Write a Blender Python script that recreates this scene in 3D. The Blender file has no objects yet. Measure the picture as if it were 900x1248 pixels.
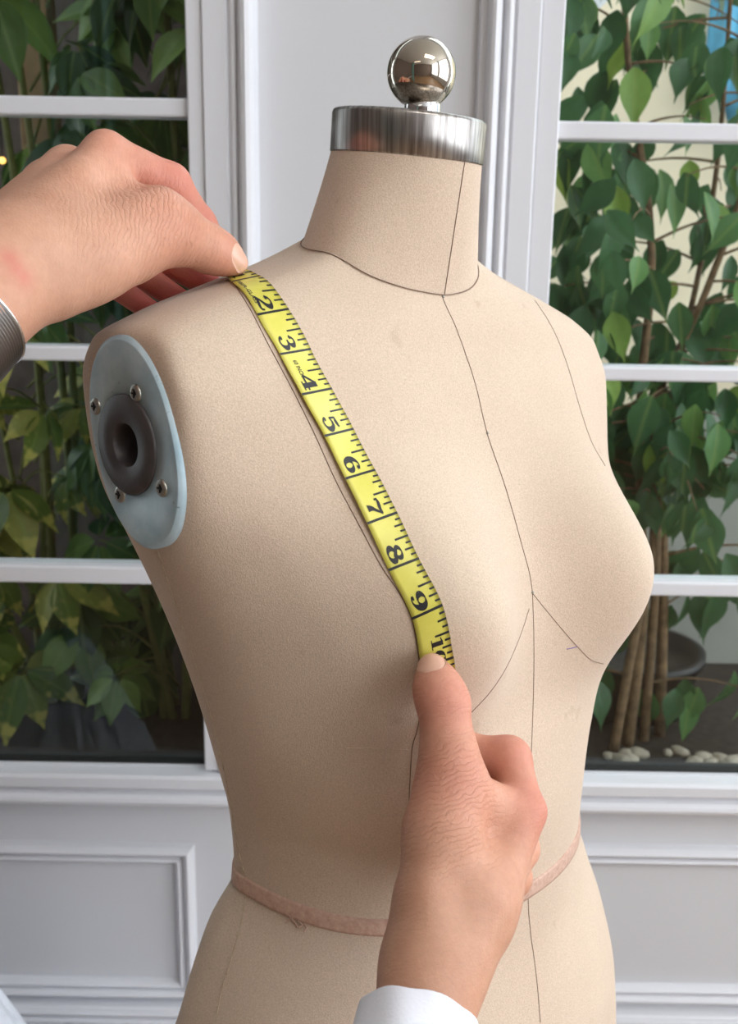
import bpy, bmesh, math, random
import numpy as np
from mathutils import Vector, Matrix
from mathutils.bvhtree import BVHTree

SC = bpy.context.scene
COL = SC.collection
EYE = 1.25                      # camera height above the floor, metres

# ------------------------------------------------------------------ camera
cam_d = bpy.data.cameras.new('camera')
cam = bpy.data.objects.new('camera', cam_d)
COL.objects.link(cam)
PITCH, ROLL = math.radians(14.74), math.radians(-0.95)
fw = Vector((0, math.cos(PITCH), -math.sin(PITCH)))
up0 = Vector((0, math.sin(PITCH), math.cos(PITCH)))
rt0 = Vector((1, 0, 0))
rt = math.cos(ROLL) * rt0 - math.sin(ROLL) * up0
up = math.sin(ROLL) * rt0 + math.cos(ROLL) * up0
cam.matrix_world = Matrix(((rt.x, up.x, -fw.x, 0), (rt.y, up.y, -fw.y, 0), (rt.z, up.z, -fw.z, EYE), (0, 0, 0, 1)))
cam_d.sensor_fit = 'VERTICAL'
cam_d.sensor_height = 36.0
cam_d.lens = 1270.0 / 1248.0 * 36.0
cam_d.clip_start = 0.02
cam_d.dof.use_dof = True
cam_d.dof.focus_distance = 0.53
cam_d.dof.aperture_fstop = 16.0
SC.camera = cam

# ------------------------------------------------------------------ world, lights, exposure
w = bpy.data.worlds.new('overcast_sky')
SC.world = w
w.use_nodes = True
bg = w.node_tree.nodes['Background']
bg.inputs['Color'].default_value = (0.86, 0.93, 1.0, 1)
bg.inputs['Strength'].default_value = 6.5

def area(name, loc, rot, sx, sy, power, col):
    d = bpy.data.lights.new(name, 'AREA')
    d.shape = 'RECTANGLE'; d.size = sx; d.size_y = sy; d.energy = power; d.color = col
    o = bpy.data.objects.new(name, d); COL.objects.link(o)
    o.location = loc; o.rotation_euler = rot
    return o
# daylight through the two tall windows of the right wall
area('daylight_side_window', (2.55, 0.1, 1.75), (0, math.radians(90), 0), 2.1, 1.9, 16, (0.97, 0.98, 1.0))
area('daylight_side_window', (2.55, -2.3, 1.75), (0, math.radians(90), 0), 2.1, 1.9, 32, (0.97, 0.98, 1.0))
# ceiling light panels of the room, in front of and to the right of the form
area('ceiling_panel_light', (0.9, -0.9, 2.88), (0, 0, 0), 1.2, 0.6, 26, (1.0, 0.95, 0.88))
area('ceiling_panel_light', (-0.9, -2.4, 2.88), (0, 0, 0), 1.2, 0.3, 5, (1.0, 0.90, 0.78))
SC.view_settings.view_transform = 'Standard'
SC.view_settings.look = 'None'
SC.view_settings.exposure = -0.58
SC.view_settings.gamma = 1.0
SC.view_settings.use_curve_mapping = False

# ------------------------------------------------------------------ helpers
def srgb(r, g, b):
    f = lambda c: (c / 255.0 / 12.92) if c / 255.0 <= 0.04045 else ((c / 255.0 + 0.055) / 1.055) ** 2.4
    return (f(r), f(g), f(b), 1.0)

class NT:
    def __init__(s, name):
        s.m = bpy.data.materials.new(name); s.m.use_nodes = True
        s.t = s.m.node_tree; s.b = s.t.nodes['Principled BSDF']; s.out = s.t.nodes['Material Output']
    def n(s, typ, **kw):
        x = s.t.nodes.new(typ)
        for k, v in kw.items(): setattr(x, k, v)
        return x
    def l(s, a, b): s.t.links.new(a, b)
    def coord(s, kind='Object', scale=(1, 1, 1)):
        tc = s.n('ShaderNodeTexCoord'); mp = s.n('ShaderNodeMapping')
        mp.inputs['Scale'].default_value = scale
        s.l(tc.outputs[kind], mp.inputs['Vector']); return mp.outputs['Vector']
    def noise(s, vec, scale, detail=3, rough=0.55):
        x = s.n('ShaderNodeTexNoise'); x.inputs['Scale'].default_value = scale
        x.inputs['Detail'].default_value = detail; x.inputs['Roughness'].default_value = rough
        s.l(vec, x.inputs['Vector']); return x.outputs['Fac']
    def ramp(s, fac, stops):
        r = s.n('ShaderNodeValToRGB'); e = r.color_ramp.elements
        e[0].position, e[0].color = stops[0]; e[1].position, e[1].color = stops[-1]
        for p, c in stops[1:-1]:
            q = e.new(p); q.color = c
        s.l(fac, r.inputs['Fac']); return r.outputs['Color']
    def mix(s, fac, a, b, mode='MIX'):
        x = s.n('ShaderNodeMix', data_type='RGBA', blend_type=mode)
        if isinstance(fac, (int, float)): x.inputs[0].default_value = fac
        else: s.l(fac, x.inputs[0])
        for v, i in ((a, 6), (b, 7)):
            if isinstance(v, tuple): x.inputs[i].default_value = v
            else: s.l(v, x.inputs[i])
        return x.outputs[2]
    def bump(s, h, strength, dist, prev=None):
        x = s.n('ShaderNodeBump'); x.inputs['Strength'].default_value = strength; x.inputs['Distance'].default_value = dist
        s.l(h, x.inputs['Height'])
        if prev is not None: s.l(prev, x.inputs['Normal'])
        return x.outputs['Normal']
    def set(s, **kw):
        for k, v in kw.items():
            i = s.b.inputs[k.replace('_', ' ')]
            if hasattr(v, 'is_output'): s.l(v, i)
            else: i.default_value = v
        return s.m

def plain(name, col, rough=0.5, metal=0.0, var=0.06, scale=12, bump=0.0):
    t = NT(name); v = t.coord()
    f = t.noise(v, scale)
    dark = tuple(c * (1 - var) for c in col[:3]) + (1,); lite = tuple(min(1, c * (1 + var)) for c in col[:3]) + (1,)
    t.set(Base_Color=t.ramp(f, [(0.3, dark), (0.7, lite)]), Roughness=rough, Metallic=metal)
    if bump: t.set(Normal=t.bump(t.noise(v, scale * 12), bump, 0.001))
    return t.m

def mesh_obj(name, verts, faces, mat, parent=None, smooth=True, loc=None):
    me = bpy.data.meshes.new(name)
    me.from_pydata([tuple(map(float, v)) for v in verts], [], faces)
    me.update()
    if smooth: me.polygons.foreach_set('use_smooth', [True] * len(me.polygons))
    if mat: me.materials.append(mat)
    o = bpy.data.objects.new(name, me); COL.objects.link(o)
    if parent: o.parent = parent
    if loc: o.location = loc
    return o
def bm_obj(name, bm, mat, parent=None, smooth=False, loc=None):
    me = bpy.data.meshes.new(name)
    bmesh.ops.recalc_face_normals(bm, faces=bm.faces)
    bm.to_mesh(me); bm.free()
    if smooth: me.polygons.foreach_set('use_smooth', [True] * len(me.polygons))
    if mat: me.materials.append(mat)
    o = bpy.data.objects.new(name, me); COL.objects.link(o)
    if parent: o.parent = parent
    if loc: o.location = loc
    return o
def box(bm, x0, x1, y0, y1, z0, z1, bev=0.0):
    r = bmesh.ops.create_cube(bm, size=1.0)
    bmesh.ops.scale(bm, vec=(x1 - x0, y1 - y0, z1 - z0), verts=r['verts'])
    bmesh.ops.translate(bm, vec=((x0 + x1) / 2, (y0 + y1) / 2, (z0 + z1) / 2), verts=r['verts'])
    if bev:
        es = list({e for v in r['verts'] for e in v.link_edges})
        bmesh.ops.bevel(bm, geom=es, offset=bev, segments=2, affect='EDGES', profile=0.5)
def tag(o, label=None, cat=None, group=None, kind=None):
    if label: o['label'] = label
    if cat: o['category'] = cat
    if group: o['group'] = group
    if kind: o['kind'] = kind
    return o
def empty(name, loc=(0, 0, 0), label=None, cat=None, group=None):
    o = bpy.data.objects.new(name, None); COL.objects.link(o); o.location = loc
    o.empty_display_size = 0.05
    return tag(o, label, cat, group)
def grid_faces(nr, nc, wrap=True):
    f = []
    for i in range(nr - 1):
        for j in range(nc if wrap else nc - 1):
            k = (j + 1) % nc
            f.append((i * nc + j, i * nc + k, (i + 1) * nc + k, (i + 1) * nc + j))
    return f
def tube(pts, rad, seg=6, closed=False):
    """vertices and faces of a round tube through pts"""
    P = [Vector(p) for p in pts]; n = len(P)
    V = []; F = []
    rads = rad if hasattr(rad, '__len__') else [rad] * n
    ref = Vector((0.3, 0.2, 0.93))
    for i in range(n):
        if closed: t = P[(i + 1) % n] - P[i - 1]
        else: t = P[min(i + 1, n - 1)] - P[max(i - 1, 0)]
        t.normalize()
        a = t.cross(ref)
        if a.length < 0.05: a = t.cross(Vector((1, 0, 0)))
        a.normalize(); b = t.cross(a)
        for k in range(seg):
            q = 2 * math.pi * k / seg
            V.append(P[i] + (a * math.cos(q) + b * math.sin(q)) * rads[i])
    for i in range(n if closed else n - 1):
        for k in range(seg):
            i2 = (i + 1) % n
            F.append((i * seg + k, i * seg + (k + 1) % seg, i2 * seg + (k + 1) % seg, i2 * seg + k))
    if not closed:
        F.append(tuple(range(seg - 1, -1, -1))); F.append(tuple((n - 1) * seg + k for k in range(seg)))
    return V, F
def catmull(P, n):
    """resample control points (k, d) to n points by centripetal-free Catmull-Rom, uniform in index"""
    P = np.asarray(P, float); k = len(P)
    E = np.vstack([2 * P[0] - P[1], P, 2 * P[-1] - P[-2]])
    t = np.linspace(0, k - 1, n); i = np.minimum(t.astype(int), k - 2); u = (t - i)[:, None]
    a, b, c, d = E[i], E[i + 1], E[i + 2], E[i + 3]
    return 0.5 * (2 * b + (c - a) * u + (2 * a - 5 * b + 4 * c - d) * u ** 2 + (3 * b - a - 3 * c + d) * u ** 3)
def pchip(xk, yk, x):
    xk = np.asarray(xk, float); yk = np.asarray(yk, float); h = np.diff(xk); d = np.diff(yk) / h
    m = np.zeros_like(yk)
    for i in range(1, len(yk) - 1):
        if d[i - 1] * d[i] > 0:
            w1 = 2 * h[i] + h[i - 1]; w2 = h[i] + 2 * h[i - 1]; m[i] = (w1 + w2) / (w1 / d[i - 1] + w2 / d[i])
    m[0] = d[0]; m[-1] = d[-1]
    i = np.clip(np.searchsorted(xk, x) - 1, 0, len(xk) - 2); t = (x - xk[i]) / h[i]
    return (yk[i] * (1 + 2 * t) * (1 - t) ** 2 + h[i] * m[i] * t * (1 - t) ** 2 + yk[i + 1] * t * t * (3 - 2 * t) + h[i] * m[i + 1] * t * t * (t - 1))

# ------------------------------------------------------------------ materials
WHITE = plain('white_gloss_paint', srgb(221, 222, 227), 0.38, var=0.012, scale=5)
PANEL = plain('white_wall_paint', srgb(212, 213, 217), 0.55, var=0.012, scale=4)
TAUPE = plain('taupe_wall_paint', srgb(120, 106, 98), 0.8, var=0.05, scale=3)
CEIL = plain('ceiling_paint', srgb(235, 234, 230), 0.8, var=0.01)
def m_floor():
    t = NT('oak_floor'); v = t.coord('Object', (1.2, 9, 1))
    f = t.noise(v, 3, 6)
    return t.set(Base_Color=t.ramp(f, [(0.25, srgb(130, 102, 78)), (0.75, srgb(168, 138, 108))]), Roughness=0.4)
FLOOR = m_floor()
def m_linen():
    t = NT('linen_cover'); v = t.coord()
    fine = t.noise(v, 900, 3, 0.7)
    wv = t.n('ShaderNodeTexVoronoi'); wv.inputs['Scale'].default_value = 1300; t.l(v, wv.inputs['Vector'])
    ad2 = t.n('ShaderNodeMath', operation='ADD'); t.l(wv.outputs['Distance'], ad2.inputs[0]); t.l(fine, ad2.inputs[1])
    base = t.ramp(t.noise(v, 9, 4), [(0.3, srgb(200, 178, 158)), (0.7, srgb(209, 188, 168))])
    weave = t.ramp(t.noise(v, 1100, 2, 0.6), [(0.25, (0.80, 0.79, 0.77, 1)), (0.75, (1.08, 1.08, 1.08, 1))])
    c = t.mix(1.0, base, weave, 'MULTIPLY')
    spots = t.ramp(t.noise(v, 60, 2, 0.5), [(0.70, (1, 1, 1, 1)), (0.80, (0.86, 0.83, 0.8, 1))])
    c = t.mix(1.0, c, spots, 'MULTIPLY')
    t.set(Base_Color=c, Roughness=0.9, Normal=t.bump(ad2.outputs[0], 0.28, 0.0004), Sheen_Weight=0.15, Sheen_Roughness=0.4)
    return t.m
LINEN = m_linen()
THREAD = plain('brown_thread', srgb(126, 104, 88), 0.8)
THREAD_L = plain('pale_thread', srgb(186, 168, 144), 0.8)
def m_zinc():
    t = NT('zinc_plate'); v = t.coord()
    c = t.ramp(t.noise(v, 55, 4, 0.6), [(0.3, srgb(156, 182, 194)), (0.7, srgb(188, 207, 215))])
    sp = t.ramp(t.noise(v, 210, 2), [(0.68, (1, 1, 1, 1)), (0.76, (0.45, 0.42, 0.4, 1))])
    t.set(Base_Color=t.mix(1.0, c, sp, 'MULTIPLY'), Metallic=0.15, Roughness=0.45, Normal=t.bump(t.noise(v, 160, 3), 0.12, 0.0006))
    return t.m
ZINC = m_zinc()
def m_steel():
    t = NT('brushed_steel')
    f = t.noise(t.coord('Object', (150, 150, 2)), 3, 4)
    t.set(Base_Color=t.ramp(f, [(0.3, srgb(112, 104, 100)), (0.7, srgb(184, 180, 176))]), Metallic=1.0, Roughness=0.30, Anisotropic=0.5,
          Normal=t.bump(f, 0.12, 0.0002))
    return t.m
STEEL = m_steel()
NICKEL = plain('polished_nickel', srgb(190, 180, 166), 0.06, 1.0, var=0.01)
CHROME = plain('chrome', srgb(220, 222, 225), 0.08, 1.0, var=0.01)
SCREW = plain('screw_metal', srgb(170, 168, 160), 0.35, 1.0, var=0.15, scale=300)
BLACKP = plain('black_socket', srgb(62, 57, 58), 0.45, var=0.25, scale=70, bump=0.1)
HOLE = plain('dark_bore', srgb(14, 13, 13), 0.8)
def m_ribbon():
    t = NT('pink_waist_ribbon'); v = t.coord()
    c = t.ramp(t.noise(v, 260, 4, 0.7), [(0.3, srgb(178, 140, 122)), (0.7, srgb(204, 172, 154))])
    return t.set(Base_Color=c, Roughness=0.6, Normal=t.bump(t.noise(v, 700, 2), 0.4, 0.0005))
RIBBON = m_ribbon()
def m_tape():
    t = NT('yellow_tape'); v = t.coord()
    c = t.ramp(t.noise(v, 40, 4, 0.6), [(0.3, srgb(208, 200, 80)), (0.7, srgb(226, 218, 108))])
    return t.set(Base_Color=c, Roughness=0.35, Normal=t.bump(t.noise(v, 120, 3), 0.1, 0.0006))
TAPE = m_tape()
INK = plain('black_print', srgb(28, 28, 32), 0.5)
def m_skin():
    t = NT('skin'); v = t.coord()
    at = t.n('ShaderNodeAttribute', attribute_name='flush')
    base = t.ramp(t.noise(v, 28, 4, 0.6), [(0.25, srgb(193, 138, 112)), (0.75, srgb(210, 160, 135))])
    mott = t.ramp(t.noise(v, 260, 3, 0.6), [(0.3, (0.93, 0.91, 0.90, 1)), (0.7, (1.04, 1.04, 1.04, 1))])
    c = t.mix(1.0, base, mott, 'MULTIPLY')
    sep = t.n('ShaderNodeSeparateColor'); t.l(at.outputs['Color'], sep.inputs['Color'])
    c = t.mix(sep.outputs[0], c, srgb(198, 100, 92))
    c = t.mix(sep.outputs[1], c, srgb(168, 132, 106))
    at2 = t.n('ShaderNodeAttribute', attribute_name='wrinkle')
    sp = t.n('ShaderNodeSeparateColor'); t.l(at2.outputs['Color'], sp.inputs['Color'])
    wob = t.n('ShaderNodeMath', operation='MULTIPLY_ADD'); t.l(t.noise(v, 130, 3, 0.6), wob.inputs[0]); wob.inputs[1].default_value = 9.0; t.l(sp.outputs[0], wob.inputs[2])
    sn = t.n('ShaderNodeMath', operation='SINE'); t.l(wob.outputs[0], sn.inputs[0])
    ab = t.n('ShaderNodeMath', operation='ABSOLUTE'); t.l(sn.outputs[0], ab.inputs[0])
    pw = t.n('ShaderNodeMath', operation='POWER'); t.l(ab.outputs[0], pw.inputs[0]); pw.inputs[1].default_value = 0.45
    mul = t.n('ShaderNodeMath', operation='MULTIPLY'); t.l(pw.outputs[0], mul.inputs[0]); t.l(sp.outputs[1], mul.inputs[1])
    vor = t.n('ShaderNodeTexVoronoi', feature='DISTANCE_TO_EDGE'); vor.inputs['Scale'].default_value = 620
    t.l(v, vor.inputs['Vector'])
    b1 = t.bump(vor.outputs['Distance'], 0.22, 0.0007)
    b2 = t.bump(t.noise(v, 420, 4, 0.7), 0.22, 0.0008, b1)
    b3 = t.bump(mul.outputs[0], 0.72, 0.0008, b2)
    t.set(Base_Color=c, Roughness=0.52, Normal=b3, Subsurface_Weight=0.12, Subsurface_Scale=0.01, Specular_IOR_Level=0.35)
    t.b.inputs['Subsurface Radius'].default_value = (1.0, 0.35, 0.2)
    return t.m
SKIN = m_skin()
NAIL = plain('nail', srgb(220, 174, 152), 0.28, var=0.03, scale=80)
COTTON = plain('white_cotton', srgb(232, 233, 242), 0.85, var=0.02, scale=60, bump=0.2)
TULLE = plain('white_tulle', srgb(226, 231, 240), 0.9, var=0.05, scale=40, bump=0.4)
MESHB = plain('steel_mesh', srgb(124, 120, 117), 0.38, 1.0, var=0.1, scale=120)
def m_leaf(name, stops, rough=0.4, variegated=False):
    t = NT(name)
    oi = t.n('ShaderNodeObjectInfo')
    c = t.ramp(oi.outputs['Random'], stops)
    v = t.coord('Object')
    c = t.mix(1.0, c, t.ramp(t.noise(v, 40, 3), [(0.3, (0.85, 0.88, 0.8, 1)), (0.7, (1.1, 1.08, 1.05, 1))]), 'MULTIPLY')
    # pale midrib along the leaf's own y axis
    sx = t.n('ShaderNodeSeparateXYZ'); t.l(v, sx.inputs[0])
    ab = t.n('ShaderNodeMath', operation='ABSOLUTE'); t.l(sx.outputs['X'], ab.inputs[0])
    rib = t.ramp(ab.outputs[0], [(0.0006, (1, 1, 1, 1)), (0.002, (0, 0, 0, 1))])
    c = t.mix(t.mix(1.0, rib, (0.35, 0.35, 0.35, 1), 'MULTIPLY'), c, srgb(150, 170, 90))
    if variegated:
        patch = t.ramp(t.noise(v, 22, 2), [(0.52, (0, 0, 0, 1)), (0.60, (1, 1, 1, 1))])
        c = t.mix(patch, c, srgb(196, 186, 96))
    t.set(Base_Color=c, Roughness=rough, Specular_IOR_Level=0.4)
    tr = t.n('ShaderNodeBsdfTranslucent'); t.l(c, tr.inputs['Color'])
    mx = t.n('ShaderNodeMixShader'); mx.inputs[0].default_value = 0.3
    t.l(t.b.outputs[0], mx.inputs[1]); t.l(tr.outputs[0], mx.inputs[2]); t.l(mx.outputs[0], t.out.inputs['Surface'])
    return t.m
FICUS = m_leaf('ficus_leaf', [(0.0, srgb(60, 98, 60)), (0.45, srgb(86, 126, 78)), (0.8, srgb(110, 150, 84)), (1.0, srgb(150, 178, 80))])
SCHEF = m_leaf('umbrella_leaf', [(0.0, srgb(46, 72, 40)), (0.6, srgb(84, 116, 60)), (1.0, srgb(128, 156, 78))])
SCHEFV = m_leaf('variegated_leaf', [(0.0, srgb(62, 88, 40)), (0.6, srgb(110, 128, 58)), (1.0, srgb(168, 164, 86))], variegated=True)
BARK = plain('bark', srgb(118, 92, 66), 0.9, var=0.4, scale=60, bump=0.6)
STEM = plain('green_stem', srgb(112, 116, 62), 0.7, var=0.2, scale=40)
SOIL = plain('potting_soil', srgb(44, 36, 30), 1.0, var=0.5, scale=60, bump=0.8)
STONE = plain('pebble_stone', srgb(168, 156, 140), 0.8, var=0.25, scale=30)
POT = plain('black_plastic', srgb(24, 25, 27), 0.45, var=0.1)
def m_glass():
    t = NT('window_glass')
    tr = t.n('ShaderNodeBsdfTransparent'); tr.inputs['Color'].default_value = (0.93, 0.96, 0.95, 1)
    gl = t.n('ShaderNodeBsdfGlossy'); gl.inputs['Roughness'].default_value = 0.01
    lw = t.n('ShaderNodeLayerWeight'); lw.inputs['Blend'].default_value = 0.5
    pw = t.n('ShaderNodeMath', operation='POWER'); t.l(lw.outputs['Facing'], pw.inputs[0]); pw.inputs[1].default_value = 5.0
    fr = t.n('ShaderNodeMath', operation='MULTIPLY_ADD'); t.l(pw.outputs[0], fr.inputs[0]); fr.inputs[1].default_value = 0.45; fr.inputs[2].default_value = 0.025
    mx = t.n('ShaderNodeMixShader')
    t.l(fr.outputs[0], mx.inputs[0]); t.l(tr.outputs[0], mx.inputs[1]); t.l(gl.outputs[0], mx.inputs[2])
    t.l(mx.outputs[0], t.out.inputs['Surface'])
    return t.m
GLASS = m_glass()
GASKET = plain('black_gasket', srgb(20, 20, 20), 0.6)
CREAM = plain('cream_render', srgb(238, 222, 194), 0.9, var=0.05, scale=6, bump=0.1)
GREYW = plain('grey_render', srgb(176, 173, 166), 0.9, var=0.1, scale=6)
DARKW = plain('dark_fence_stain', srgb(104, 92, 86), 0.9, var=0.3, scale=14)
TIMBER = plain('pale_timber', srgb(168, 136, 100), 0.7, var=0.15, scale=30)
BLUE = plain('blue_cloth', srgb(92, 164, 196), 0.8, var=0.15, scale=14)
LAMPM = NT('lamp_glow'); LAMPM.set(Base_Color=(1, 0.6, 0.2, 1), Emission_Color=(1.0, 0.55, 0.12, 1), Emission_Strength=4.0); LAMPM = LAMPM.m

# ------------------------------------------------------------------ the setting
def wall_piece(bm, x0, x1, z0, z1, y0, y1, bev=0.0015): box(bm, x0, x1, y0, y1, z0 + EYE, z1 + EYE, bev)
XL, XR = -0.226, 0.221          # inner edges of the two glazed openings
XLO, XRO = -1.9, 1.9
SILL = -0.732
TOP = 1.35
b = bmesh.new()
wall_piece(b, XL - 0.0, XR, -1.25, 1.65, 1.345, 1.50, 0)
wall_piece(b, XLO - 0.75, XL, -1.25, SILL, 1.345, 1.36, 0)
wall_piece(b, XR, XRO + 0.75, -1.25, SILL, 1.345, 1.36, 0)
wall_piece(b, XLO - 0.75, XL, TOP, 1.65, 1.345, 1.50, 0)
wall_piece(b, XR, XRO + 0.75, TOP, 1.65, 1.345, 1.50, 0)
wall_piece(b, XLO - 0.75, XLO, SILL, TOP, 1.345, 1.50, 0)
wall_piece(b, XRO, XRO + 0.75, SILL, TOP, 1.345, 1.50, 0)
tag(bm_obj('wall_back', b, PANEL), 'white panelled wall around the two tall windows', kind='structure')
b = bmesh.new(); box(b, -2.65, 2.65, -3.7, 1.35, -0.05, 0.0); tag(bm_obj('floor', b, FLOOR), 'oak floor of the room', kind='structure')
b = bmesh.new(); box(b, -2.65, 2.65, -3.7, 1.5, 2.9, 2.95); tag(bm_obj('ceiling', b, CEIL), 'plain white ceiling', kind='structure')
b = bmesh.new(); box(b, -2.65, -2.6, -3.7, 1.35, 0, 2.9); tag(bm_obj('wall_left', b, TAUPE), 'plain taupe left wall', kind='structure')
b = bmesh.new()
for (y0, y1, z0, z1) in ((-3.7, 1.35, 0, 0.65), (-3.7, 1.35, 2.85, 2.9), (-3.7, -3.3, 0.65, 2.85), (-1.3, -0.9, 0.65, 2.85), (1.1, 1.35, 0.65, 2.85)):
    box(b, 2.6, 2.65, y0, y1, z0, z1)
tag(bm_obj('wall_right', b, PANEL), 'white right wall with two tall window openings', kind='structure')
b = bmesh.new(); box(b, -2.65, 2.65, -3.75, -3.7, 0, 2.9); tag(bm_obj('wall_front', b, TAUPE), 'plain taupe wall behind the camera', kind='structure')

def moulding(name, prof, axis, a0, a1, mat=WHITE, parent=None):
    """extrude a 2D profile [(u, y)] ; axis 'z': u is x ; axis 'x': u is z (relative to the eye)"""
    V = []; n = len(prof)
    for a in (a0, a1):
        for (u, y) in prof:
            V.append((u, y, a + EYE) if axis == 'z' else (a, y, u + EYE))
    F = [(i, (i + 1) % n, n + (i + 1) % n, n + i) for i in range(n)] + [tuple(range(n - 1, -1, -1)), tuple(range(n, 2 * n))]
    bm = bmesh.new()
    vs = [bm.verts.new(v) for v in V]
    for f in F: bm.faces.new([vs[i] for i in f])
    return bm_obj(name, bm, mat, parent)
def bead(u0, u1, y, h, n=7):
    """half-round bead between u0 and u1 standing h proud of y"""
    c = (u0 + u1) / 2; r = (u1 - u0) / 2
    return [(c - r * math.cos(math.pi * i / (n - 1)), y - h * math.sin(math.pi * i / (n - 1))) for i in range(n)]
YW = 1.345
# casing strips each side of the middle panel
tr = moulding('trim_1', [(-0.207, YW), (-0.207, 1.328), (-0.205, 1.326), (-0.179, 1.326), (-0.177, 1.330)] + bead(-0.175, -0.166, 1.330, 0.004) + bead(-0.165, -0.144, 1.330, 0.016) + [(-0.142, YW)], 'z', SILL - 0.05, 1.6)
tag(tr, 'white moulded casing strip beside the left window', kind='structure')
tr = moulding('trim_2', [(0.120, YW), (0.122, 1.334)] + bead(0.130, 0.147, 1.330, 0.014) + bead(0.149, 0.161, 1.330, 0.009) + [(0.163, 1.330), (0.165, 1.326), (0.191, 1.326), (0.193, 1.328), (0.193, YW)], 'z', SILL - 0.05, 1.6)
tag(tr, 'white moulded casing strip beside the right window', kind='structure')
# sill band running under both windows
tr = moulding('trim_3', [(-0.734, 1.353), (-0.734, 1.318), (-0.738, 1.314), (-0.752, 1.314), (-0.756, 1.318), (-0.760, 1.324)] + [(u, y) for u, y in reversed(bead(-0.782, -0.762, 1.322, 0.013))] + [(-0.785, YW)], 'x', -1.95, 1.95)
tag(tr, 'white stepped sill band running below both windows', kind='structure')
# raised picture-frame mouldings of the dado
def frame_mould(name, x0, x1, z0, z1, label):
    root = empty(name, (0, 0, 0)); tag(root, label, kind='structure')
    p = [(0.0, 0.0), (0.002, 0.010)] + [(0.003 + 0.012 * i / 4, 0.011 + 0.006 * math.sin(math.pi * i / 4)) for i in range(5)] + [(0.0165, 0.006)] + [(0.018 + 0.010 * i / 4, 0.007 + 0.006 * math.sin(math.pi * i / 4)) for i in range(5)] + [(0.030, 0.0)]
    def strip(nm, P0, P1, inward):
        n = len(p); bm = bmesh.new(); rows = []
        for (cx, cz, sx, sz) in (P0, P1):
            rows.append([bm.verts.new((cx + sx * q, YW - h, cz + sz * q + EYE)) for q, h in p])
        for i in range(n - 1): bm.faces.new((rows[0][i], rows[0][i + 1], rows[1][i + 1], rows[1][i]))
        bm_obj(nm, bm, WHITE, root)
    strip('rail', (x0, z1, 1, -1), (x1, z1, -1, -1), 0); strip('rail', (x0, z0, 1, 1), (x1, z0, -1, 1), 0)
    strip('stile', (x0, z0, 1, 1), (x0, z1, 1, -1), 0); strip('stile', (x1, z0, -1, 1), (x1, z1, -1, -1), 0)
frame_mould('trim_4', -1.75, -0.2466, -1.118, -0.858, 'white dado panel moulding under the left window')
frame_mould('trim_5', 0.235, 1.75, -1.113, -0.847, 'white dado panel moulding under the right window')
prof = [(-1.25, YW), (-1.25, 1.322), (-1.19, 1.322)]
for zb in (-1.186, -1.170, -1.155, -1.141): prof += [(u, y) for u, y in bead(zb, zb + 0.012, 1.326, 0.007, 5)]
prof += [(-1.127, 1.328), (-1.124, YW)]
tag(moulding('baseboard_back', prof, 'x', -2.6, 2.6), 'white ribbed baseboard of the window wall', kind='structure')
b = bmesh.new(); box(b, -2.6, -2.585, -3.65, 1.32, 0, 0.12, 0.003); tag(bm_obj('baseboard_left', b, WHITE), 'white baseboard of the left wall', kind='structure')

def window(name, x0, x1, bars, label, side):
    """tall glazed opening: frame, glazing bars, one pane per light"""
    root = empty(name, (0, 0, 0)); tag(root, label, kind='structure')
    b = bmesh.new()
    e = 0.019                                   # stile that shows beside the glass
    if side == 'right': box(b, x1, x1 + e, 1.330, 1.40, SILL + EYE, TOP + EYE, 0.002)
    else: box(b, x0 - e * 1.45, x0, 1.330, 1.40, SILL + EYE, TOP + EYE, 0.002)
    bm_obj('stile', b, WHITE, root)
    b = bmesh.new()
    if side == 'right': box(b, x0 - e, x0, 1.330, 1.40, SILL + EYE, TOP + EYE, 0.002)
    else: box(b, x1, x1 + e, 1.330, 1.40, SILL + EYE, TOP + EYE, 0.002)
    bm_obj('stile', b, WHITE, root)
    b = bmesh.new(); box(b, x0, x1, 1.330, 1.40, TOP + EYE, TOP + EYE + 0.04, 0.002); bm_obj('rail', b, WHITE, root)
    edges = [SILL + 0.004]
    for (lo, hi) in bars:
        b = bmesh.new(); box(b, x0 - 0.001, x1 + 0.001, 1.338, 1.375, lo + EYE, hi + EYE, 0.003); bm_obj('glazing_bar', b, WHITE, root)
        edges += [lo, hi]
    edges.append(TOP)
    for i in range(0, len(edges), 2):
        b = bmesh.new(); box(b, x0, x1, 1.3555, 1.3565, edges[i] + EYE, edges[i + 1] + EYE); bm_obj('glass_pane', b, GLASS, root)
    b = bmesh.new()
    gx = x1 if side == 'right' else x0
    box(b, gx - 0.0025, gx + 0.0025, 1.349, 1.372, SILL + EYE, TOP + EYE)
    box(b, x0, x1, 1.349, 1.372, SILL + EYE - 0.002, SILL + EYE + 0.0035)
    bm_obj('glazing_gasket', b, GASKET, root)
    return root
window('window_1', XLO, XL, [(-0.4592, -0.4345), (-0.1588, -0.1399), (0.1374, 0.159), (0.437, 0.459), (0.737, 0.759), (1.037, 1.059)], 'tall left window of stacked panes onto a dark planter', 'right')
window('window_2', XR, XRO, [(-0.4632, -0.4432), (-0.1725, -0.1545), (0.1195, 0.1405), (0.415, 0.435), (0.715, 0.735), (1.015, 1.035)], 'tall right window of stacked panes onto a leafy ficus', 'left')

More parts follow.
